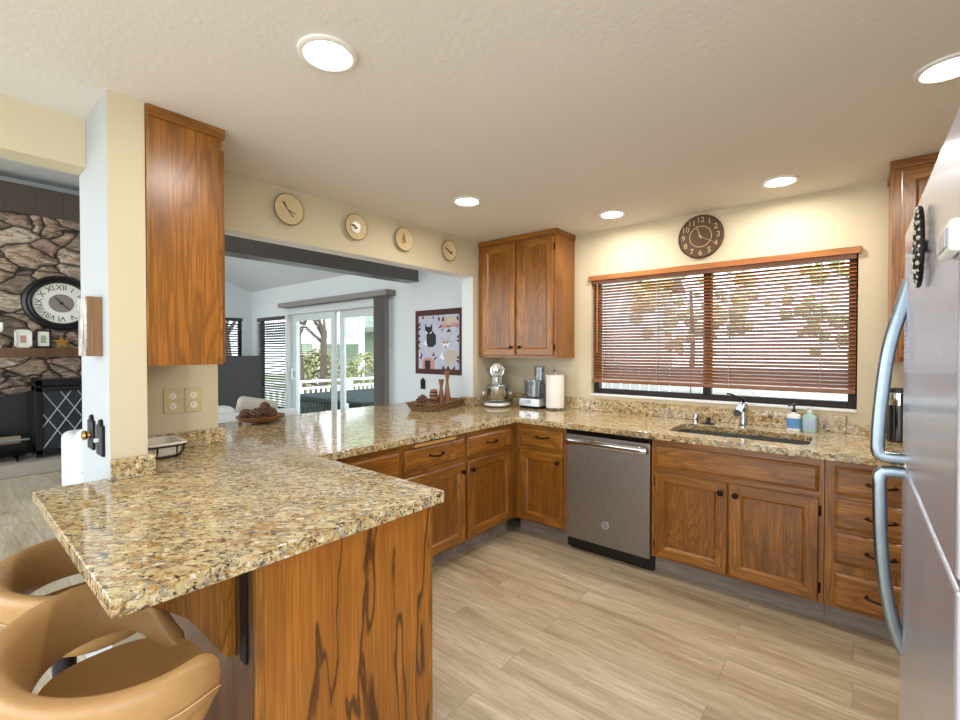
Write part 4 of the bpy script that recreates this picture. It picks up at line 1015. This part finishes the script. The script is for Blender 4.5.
# ------------------------------------------------------------------ bar stools
def loop_stool(c, rotz, label, dz=0.):
    t = thing('bar_stool', label, 'bar stool', c, 'tan leather bar stools')
    # seat pan: rounded, dished
    SZ = .655+dz
    b = B(); rs = []
    def oval(k, z, n=40, rx=.205, ry=.165): return [(k*rx*math.copysign(abs(math.cos(a))**.85, math.cos(a)), .065+k*ry*math.copysign(abs(math.sin(a))**.85, math.sin(a)), z+(.018*(k*math.sin(a))**2 if math.sin(a) < 0 else 0)) for a in [2*PI*i/n for i in range(n)]]
    b.rings([oval(.75, SZ-.075), oval(.93, SZ-.065), oval(1, SZ-.035), oval(.985, SZ-.01), oval(.93, SZ+.003), oval(.8, SZ-.004), oval(.5, SZ-.016), oval(.2, SZ-.020)]); b.build('seat', 'leather', t, 60, origin=(0, 0, 0))
    # wraparound back: a padded loop rising from the seat front corners
    b = B(); rs = []; seam = []; seam2 = []; N = 46
    for i in range(N+1):
        f = -1+2*i/N; a = f*R(158); g = abs(f)
        rx, ry = .250, .182
        p = V(rx*math.sin(a), -ry*math.cos(a)+.06, 0)
        d = V(math.sin(a), -math.cos(a), 0)
        e = max(0, (g-.66)/.34); e = e*e*(3-2*e)
        top = .808+dz-.140*e; bot = .675+dz-.065*e
        th = .025+.006*(1-e)
        if g > .95: k = math.sqrt(max(0, 1-((g-.95)/.05)**2)); mid = (top+bot)/2; top = mid+(top-mid)*(.25+.75*k); bot = mid-(mid-bot)*(.25+.75*k); th *= .3+.7*k
        ln = .30*(top-bot)
        q = []
        for k in range(18):
            an = 2*PI*k/18; cu, su = math.cos(an), math.sin(an); cu = math.copysign(abs(cu)**.75, cu); su = math.copysign(abs(su)**.75, su)
            z = (top+bot)/2+(top-bot)/2*su
            lean = .03*(z-dz-.70)/.1*(1-e)
            q.append(p+d*(th*cu+lean-.028*e)+V(0, 0, z))
        rs.append(q)
        seam.append(p+d*(th*1.0+.03*((top+bot)/2-dz-.70)/.1*(1-e)-.028*e+.0005)+V(0, 0, (top+bot)/2-.012))
    b.rings(rs); b.build('backrest', 'leather', t, 60, origin=(0, 0, 0))
    b = B(); b.tube(seam[3:-3], .0016, 5); b.build('seam', 'thread', t, origin=(0, 0, 0))
    b = B(); b.lathe([(.09, .565+dz), (.09, .582+dz), (.03, .575+dz), (.028, .30), (.036, .29), (.036, .02), (.10, .016), (.20, .010), (.205, .0), (0, 0)], (0, 0, 0), 40); b.build('pedestal', 'black', t, origin=(0, 0, 0))
    b = B(); b.tube([(.0, .03, .28), (-.13, .10, .25), (-.16, .20, .25), (-.08, .25, .25), (.08, .25, .25), (.16, .20, .25), (.13, .10, .25), (0, .03, .28)], .010, 8); b.build('footrest', 'black', t, origin=(0, 0, 0))
    t.rotation_euler = (0, 0, rotz); return t
st = loop_stool((-1.29, .22, 0), R(0), 'tan leather bar stool nearest the wooden corbel, tucked under the peninsula')
loop_stool((-1.90, .26, 0), R(4), 'tan leather bar stool farther from the camera, its seat set lower', -.045)

# ------------------------------------------------------------------ living room
t = thing('sofa', 'long white upholstered sofa seen from behind through the pass-through', 'sofa', (-5.4, 1.7, 0))
b = B(); b.box(-5.95, -5.01, .83, 2.76, .0, .42, .03, seg=3); b.build('base', 'fabric_white', t)
b = B(); b.box(-5.25, -5.0, .79, 2.78, .36, .76, .08, seg=4); b.build('backrest', 'fabric_white', t)
for y0, y1 in ((.80, 1.02), (2.56, 2.80)):
    b = B(); b.box(-5.94, -5.03, y0, y1, .08, .66, .07, seg=4); b.build('arm', 'fabric_white', t)
for y in (.88, 1.45, 2.02):
    b = B(); b.box(-5.95, -5.24, y, y+.55, .40, .54, .04, seg=3); b.build('seat_cushion', 'fabric_white', t)
for y in (1.0, 1.58):
    b = B(); b.box(-5.45, -5.18, y, y+.56, .545, .83, .08, seg=4); b.build('back_cushion', 'fabric_white', t)
b = B(); b.box(-.22, .22, -.07, .07, -.2, .2, .06, seg=4); b.k = 0; b.xf(Matrix.Translation((-5.44, 2.44, .675)) @ Matrix.Rotation(R(70), 4, 'Z') @ Matrix.Rotation(R(12), 4, 'Y'))
tag(b.build('throw_pillow', 'fabric_beige', origin=(-5.44, 2.44, .675)), 'beige throw pillow on the white sofa', 'pillow')

t = thing('television', 'large dark grey television screen in the living room corner', 'television', (-7.25, 2.7, .6))
b = B(); b.box(-7.29, -7.25, 1.75, 3.36, .55, 1.355, .008); b.build('panel', 'black', t)
b = B(); b.box(-7.2505, -7.2465, 1.765, 3.35, .565, 1.345); b.build('screen', 'screen', t)
b = B(); b.box(-7.30, -7.22, 2.4, 2.7, .5, .56); b.build('stand', 'black', t)
t = thing('media_console', 'low dark media console under the television', 'console', (-7.3, 2.55, 0))
b = B(); b.box(-7.55, -7.05, 1.7, 3.4, .06, .5, .006); b.build('body', 'oak_dark', t)

# fireplace
fp = thing('fireplace', 'fieldstone fireplace with dark wood band above', 'fireplace', (-8.1, .8, 0))
b = B()
b.box(-8.249, -7.95, -1.2, .1, 0, 3.13); b.box(-8.249, -7.95, 1.02, 1.42, 0, 3.13); b.box(-8.249, -7.95, .1, 1.02, .93, 3.13); b.box(-8.249, -8.2, .1, 1.02, 0, .93)
b.build('stone_chimney', 'stone', fp)
b = B(); b.box(-8.2, -8.05, .1, 1.02, .15, .93); b.build('firebox', 'black', fp)
b = B(); b.box(-8.05, -7.70, -1.2, 1.42, 1.352, 1.468, .008); b.build('mantel', 'oak_dark', fp, label='brown timber mantel')
b = B(); b.box(-8.249, -7.93, -1.2, 1.42, 3.13, 3.48)
for k in range(12): b.box(-7.935, -7.925, -1.2+k*.26, -1.2+k*.26+.245, 3.15, 3.48)
b.build('wood_band', 'band', fp)
b = B(); b.box(-8.0, -7.3, -1.2, 1.42, 0, .15, .012); b.build('hearth', 'hearth', fp)
b = B(); b.blob((-7.95, .45, 1.0), (.10, .38, .12), 14, 8, amp=.25); b.build('lintel_stone', 'stone', fp)
AXF = (V(0, 1, 0), V(0, 0, 1), V(1, 0, 0))
ROM = ['I', 'II', 'III', 'IV', 'V', 'VI', 'VII', 'VIII', 'IX', 'X', 'XI', 'XII']
clock('mantel_wall_clock', 'large black-framed roman numeral clock on the stone chimney', (-7.945, 1.10, 2.045), .375, .355, AXF, 'photo_mat',
      ('black', [(.98, 0), (1, .02), (.97, .05), (.90, .065), (.84, .05), (.80, .06), (.74, .05), (.72, .02)], (.74, .022), .56), ('twig', True), 'black', ROM, [(-38, .28, .006), (140, .36, .006)], None, .26)
b = B(); b.lathe([(.33, 0), (.33, .003), (0, .003)], (-7.945+.0225, 1.10, 2.045), 40, ax=AXF, sx=.375, sy=.355); o = b.build('dial_centre', 'grey_wood', bpy.data.objects['mantel_wall_clock'], origin=(-7.945, 1.10, 2.045))
def frame(y0, y1, z0, z1, fm, pm, label):
    t = thing('framed_picture', label, 'framed picture', (-7.84, (y0+y1)/2, z0), 'frames on the mantel')
    b = B()
    for a in ((y0, y0+.022, z0, z1), (y1-.022, y1, z0, z1), (y0, y1, z0, z0+.022), (y0, y1, z1-.022, z1)): b.box(-7.855, -7.83, *a, .002)
    b.build('frame', fm, t)
    b = B(); b.box(-7.852, -7.842, y0+.015, y1-.015, z0+.015, z1-.015); b.build('mat_board', 'photo_mat', t)
    b = B(); b.box(-7.842, -7.840, y0+.05, y1-.05, z0+.06, z1-.07); b.build('photo', pm, t)
frame(.66, .815, 1.469, 1.69, 'photo_mat', 'q_pink', 'white picture frame on the stone fireplace mantel')
frame(.84, .99, 1.469, 1.695, 'black', 'picture', 'black picture frame on the mantel below the large clock')
t = thing('mantel_star', 'small gold star ornament on the mantel beside the black frame', 'ornament', (-7.84, 1.085, 1.469))
b = B(); pts = [(1.085+(.085 if k % 2 == 0 else .045)*math.sin(PI*k/5), 1.54+(.08 if k % 2 == 0 else .035)*math.cos(PI*k/5)) for k in range(10)]
b.prism(pts, 'yz', -7.855, -7.835); b.build('star', 'brass', t)
t = thing('candelabra', 'pale candelabra ornament at the end of the mantel', 'candelabra', (-7.84, .49, 1.469))
b = B(); c = V(-7.84, .49, 1.469); b.lathe([(.07, 0), (.06, .02), (.02, .05), (.028, .15), (.02, .30), (.05, .38), (.045, .40), (0, .39)], c, 16); b.build('stem', 'ceramic', t)
b = B()
for sg in (-1, 1): b.tube([c+V(0, 0, .2), c+V(0, sg*.04, .17), c+V(0, sg*.065, .21), c+V(0, sg*.065, .30)], [.010, .010, .012, .02], 8)
b.build('arms', 'ceramic', t)
# iron fire screen with lattice
t = thing('fire_screen', 'black iron fire screen cabinet with pale diamond lattice on the hearth', 'fire screen', (-7.65, 1.15, .15))
b = B(); x0, x1, y0, y1, z0, z1 = -7.88, -7.48, .80, 1.40, .16, 1.10
for yy in (y0, y1-.06):
    for xx in (x0, x1-.05): b.box(xx, xx+.05, yy, yy+.06, z0, z1, .004)
for xx in (x0, x1-.05):
    for zz in (z0+.03, z1-.16): b.box(xx, xx+.05, y0, y1, zz, zz+.06, .004)
b.box(x0, x1, y0, y1, z1-.09, z1-.02, .004)
b.box(x1-.04, x1-.01, 1.22, 1.28, z0, z1-.1)
b.build('frame', 'black_metal', t)
b = B(); b.box(x1-.03, x1-.026, y0+.03, y1-.03, z0+.06, z1-.1); b.box(x0+.03, x1-.03, y0+.02, y0+.024, z0+.06, z1-.1); b.build('mesh_panel', 'glassdark', t)
b = B(); zc0, zc1 = z0+.09, z1-.16
for k in range(5):
    ya = y0+.06+k*.16-.16
    for sg in (1, -1):
        pts = []
        for s_ in range(2):
            pts.append((x1-.02, ya+ (s_*.42 if sg > 0 else .42-s_*.42), zc0+s_*(zc1-zc0)))
        q = [p for p in pts]
        # clip to the opening
        (xa, y_a, za), (xb, y_b, zb) = q
        lo, hi = y0+.06, y1-.06
        def at(yv): return za+(zb-za)*(yv-y_a)/(y_b-y_a)
        ys = sorted((y_a, y_b)); c0, c1 = max(ys[0], lo), min(ys[1], hi)
        if c1-c0 > .05: b.tube([(x1-.02, c0, at(c0)), (x1-.02, c1, at(c1))], .007, 6)
b.build('lattice', 'lattice', t)
t = thing('log_holder', 'black log holder with split logs on the hearth', 'log holder', (-7.6, .35, .15))
b = B()
half = [(.17*math.cos(a), .17*math.sin(a)) for a in [PI+PI*k/12 for k in range(13)]]
b.prism([(-7.62+x, .36+y) for x, y in half]+[(-7.62+x*.93, .36+y*.93) for x, y in half[::-1]], 'xz', .0, .72); b.build('cradle', 'black_metal', t)
b = B()
for yy in (.08, .64): b.tube([(-7.80, yy, .155), (-7.70, yy, .20), (-7.54, yy, .20), (-7.44, yy, .155)], .012, 8)
b.build('feet', 'black_metal', t)
b = B(); b.tube([(-7.46, .0, .40), (-7.45, .36, .405), (-7.46, .74, .40)], .012, 8); b.build('rail', 'lattice', t)
lg = None
for i, (dx, dz) in enumerate(((-.061, .27), (.061, .27), (0, .378))):
    if lg is None:
        b = B(); b.tube([(0, .03, 0), (0, .33, .004), (0, .68, 0)], [.055, .058, .052], 9); lg = b.build('log', 'log'); tag(lg, 'split log lying in the black log holder', 'log', 'logs in the holder'); lg.location = (-7.62+dx, 0, dz)
    else:
        l2 = lg.copy(); C.objects.link(l2); l2.location = (-7.62+dx, 0, dz); l2.rotation_euler = (0, i*.9, 0)

# ------------------------------------------------------------------ outside
B().box(-40, 30, 3.8, 60, -.9, -.55).build('ground', 'grass', kind='structure')
B().box(-12, -2.9, 3.8, 11, -.5, -.32).build('deck', 'deck', kind='structure')
t = thing('hot_tub', 'dark green hot tub with a fitted lid on the deck', 'hot tub', (-7.8, 6.0, -.32))
b = B(); b.box(-9.3, -6.9, 5.0, 7.2, -.32, .40, .03)
for k in range(24): b.box(-9.2+k*.1, -9.2+k*.1+.075, 4.985, 5.0, -.30, .38)
for k in range(22): b.box(-6.9, -6.885, 5.05+k*.1, 5.05+k*.1+.075, -.30, .38)
b.build('cabinet', 'tub', t)
b = B(); b.box(-9.36, -6.84, 4.94, 7.26, .40, .50, .03); b.build('lid', 'tub_lid', t)
b = B(); b.box(-6.84, -6.825, 5.5, 5.58, .33, .46, .004); b.box(-7.3, -7.22, 4.925, 4.94, .33, .46, .004); b.build('latch', 'white_paint', t)
t = thing('deck_railing', 'white picket railing at the deck edge behind the hot tub', 'railing', (-11.4, 7.5, -.32))
b = B(); b.box(-11.48, -11.32, 4.6, 11, .58, .64, .005); b.build('top_rail', 'white_paint', t)
b = B(); b.box(-11.43, -11.37, 4.6, 11, .40, .46); b.box(-11.43, -11.37, 4.6, 11, -.2, -.14); b.build('cross_rail', 'white_paint', t)
for k in range(5): b = B(); b.box(-11.46, -11.34, 4.6+k*1.58, 4.72+k*1.58, -.32, .6); b.build('post', 'white_paint', t)
for k in range(40): b = B(); b.box(-11.42, -11.38, 4.78+k*.155, 4.83+k*.155, -.2, .45); b.build('baluster', 'white_paint', t)
t = thing('neighbour_house', 'sage green neighbouring house with a grey roof beyond the deck', 'house', (-20, 17, -.5))
b = B(); b.box(-26, -17, 13.6, 24, -.6, 3.4)
for k in range(26): b.box(-17.0, -16.97, 13.6, 24, -.5+k*.15, -.5+k*.15+.12)
b.build('walls', 'house_green', t)
b = B(); b.prism([(12.6, 2.3), (24.5, 6.2), (24.5, 6.4), (12.6, 2.5)], 'yz', -26.6, -16.2); b.build('roof', 'roof', t)
b = B(); b.box(-16.26, -16.16, 12.55, 24.4, 2.2, 2.45); b.build('fascia', 'white_paint', t)
for y in (14.4, 17.4): b = B(); b.box(-16.98, -16.94, y, y+1.8, .7, 2.0); b.build('window_glass', 'house_window', t)
b = B(); b.box(-24, -20, 16, 19, 4.5, 8); b.build('upper_storey', 'house_green', t)
t = thing('balcony', 'white balcony with pickets on posts beside the green house', 'balcony', (-18.5, 11.4, -.5))
b = B(); b.box(-22, -17.2, 10.2, 12.6, 1.75, 1.95); b.build('platform', 'white_paint', t)
b = B(); b.box(-22, -17.4, 10.2, 10.3, 2.95, 3.05); b.box(-17.3, -17.2, 10.36, 12.39, 2.95, 3.05); b.build('handrail', 'white_paint', t)
for y in (10.25, 12.5): b = B(); b.box(-17.4, -17.2, y-.1, y+.1, -.6, 1.75); b.box(-17.4, -17.2, y-.1, y+.1, 1.95, 3.05); b.build('post', 'white_paint', t)
for k in range(16): b = B(); b.box(-17.29, -17.23, 10.35+k*.14, 10.41+k*.14, 1.95, 2.95); b.build('picket', 'white_paint', t)
for k in range(20): b = B(); b.box(-21.9+k*.23, -21.84+k*.23, 10.22, 10.28, 1.95, 2.95); b.build('picket', 'white_paint', t)
def bush(name, c, r, m, label, cat='bush', n=60, leaf=.16):
    b = B(); c = Vector(c)
    for i in range(n):
        d = V(random.gauss(0, 1), random.gauss(0, 1), random.gauss(0, 1)).normalized()*random.uniform(.45, 1)**.5
        p = c+V(d.x*r[0], d.y*r[1], d.z*r[2]); b.blob(p, leaf*random.uniform(.5, 1.3), 7, 5, amp=.6, fr=2.5)
    return tag(b.build(name, m, origin=c), label, cat)
bush('hedge', (-14.6, 8.7, .55), (.7, .9, 1.0), 'leaf_yellow', 'olive hedge between the railing and the white balcony', 'hedge', 1300, .05)
bush('bush', (-14.8, 10.9, .5), (.8, .9, .9), 'leaf_yellow', 'straggly bush in front of the green house', 'bush', 600, .045)
def tree(base, h, label, spread=.9, m='bark', seed=1, name='bare_tree'):
    rnd = random.Random(seed); base = Vector(base); t = thing(name, label, 'tree', base)
    p1 = base+V(.1*h*rnd.uniform(-1, 1), .1*h*rnd.uniform(-1, 1), h*.45)
    b = B(); b.tube([base, base.lerp(p1, .5)+V(.05, .03, 0), p1], [h*.022, h*.018, h*.014], 10); b.build('trunk', m, t)
    b = B()
    def br(p, d, L, r, n):
        q = p+d*L; mid = p+d*L*.5+V(rnd.uniform(-.05, .05), rnd.uniform(-.05, .05), 0)*L
        b.tube([p, mid, q], [r, r*.8, r*.55], 6)
        if n:
            for _ in range(3): br(p.lerp(q, rnd.uniform(.55, 1)), (d+V(rnd.uniform(-1, 1), rnd.uniform(-1, 1), rnd.uniform(-.2, .6))*spread).normalized(), L*.62, r*.5, n-1)
    for _ in range(4): br(p1-V(0, 0, rnd.uniform(0, .12*h)), V(rnd.uniform(-.8, .8), rnd.uniform(-.8, .8), 1).normalized(), h*.26, h*.011, 3)
    b.build('branches', m, t)
tree((-13.4, 7.4, -.55), 6.5, 'bare tree just behind the deck railing', seed=3)
tree((-13.8, 8.3, -.55), 6.0, 'bare tree rising out of the olive hedge', seed=12)
tree((-14.0, 5.6, -.55), 6.0, 'bare tree outside the dark corner blinds', seed=9)
tree((-12.5, 3.0, -.55), 6.0, 'bare tree outside the side window of the living room', seed=5)
# behind the kitchen window
t = thing('garden_fence', 'weathered grey picket fence behind the kitchen window', 'fence', (-1, 8, -.55))
for k in range(60): b = B(); b.box(-6+k*.17, -6+k*.17+.14, 8, 8.03, -.55, 1.15); b.build('picket', 'fence_wood', t)
b = B(); b.box(-6, 4.2, 8.03, 8.08, .0, .1); b.box(-6, 4.2, 8.03, 8.08, .9, 1.0); b.build('rail', 'fence_wood', t)
bush('shrub', (-2.05, 6.8, .45), (.35, .3, .35), 'leaf_gold', 'golden shrub outside the kitchen window', 'shrub', 40, .09)
bush('shrub', (-3.0, 7.2, .2), (.5, .3, .5), 'leaf_green', 'green shrub by the fence outside the kitchen window', 'shrub', 40, .12)
def garden_tree(c, r, m, label, n, leaf):
    c = Vector(c); t = thing('garden_tree', label, 'tree', (c.x, c.y, -.55))
    b = B(); b.tube([(c.x, c.y, -.55), (c.x+.05, c.y, c.z-1.0), (c.x, c.y, c.z+.2)], [.07, .05, .03], 10); b.build('trunk', 'bark', t)
    b = B()
    for i in range(n):
        d = V(random.gauss(0, 1), random.gauss(0, 1), random.gauss(0, 1)).normalized()*random.uniform(.3, 1)**.5
        b.blob(c+V(d.x*r[0], d.y*r[1], d.z*r[2]), leaf*random.uniform(.5, 1.3), 7, 5, amp=.6, fr=2.5)
    b.build('crown', m, t)
garden_tree((-2.9, 11, 2.6), (1.6, 1.2, 1.3), 'leaf_pale', 'pale olive tree behind the blind, towards the corner cabinet', 120, .12)
garden_tree((.1, 12, 2.6), (1.4, 1.2, 1.5), 'leaf_green', 'green tree behind the blind, towards the refrigerator', 110, .12)
t = thing('garden_lounger', 'white slatted garden lounger outside the kitchen window', 'lounger', (-.25, 5.6, -.5))
b = B()
for k in range(5): b.box(-.50+k*.11, -.45+k*.11, 5.4, 6.0, .60+.0*k, .64)
b.box(-.55, .05, 5.38, 5.44, .56, .64); b.build('seat', 'white_paint', t)
b = B()
for x in (-.52, .0):
    for y in (5.42, 5.95): b.box(x, x+.05, y, y+.05, -.55, .6)
b.build('legs', 'white_paint', t)
t = thing('white_house', 'white house side beyond the garden fence', 'house', (-7, 16, -.5))
b = B(); b.box(-11, -6.0, 14, 20, -.6, 4); b.build('walls', 'white_paint', t)
b = B(); b.prism([(13.4, 3.9), (20.6, 3.9), (17, 6)], 'yz', -11.4, -5.6); b.build('roof', 'roof', t)
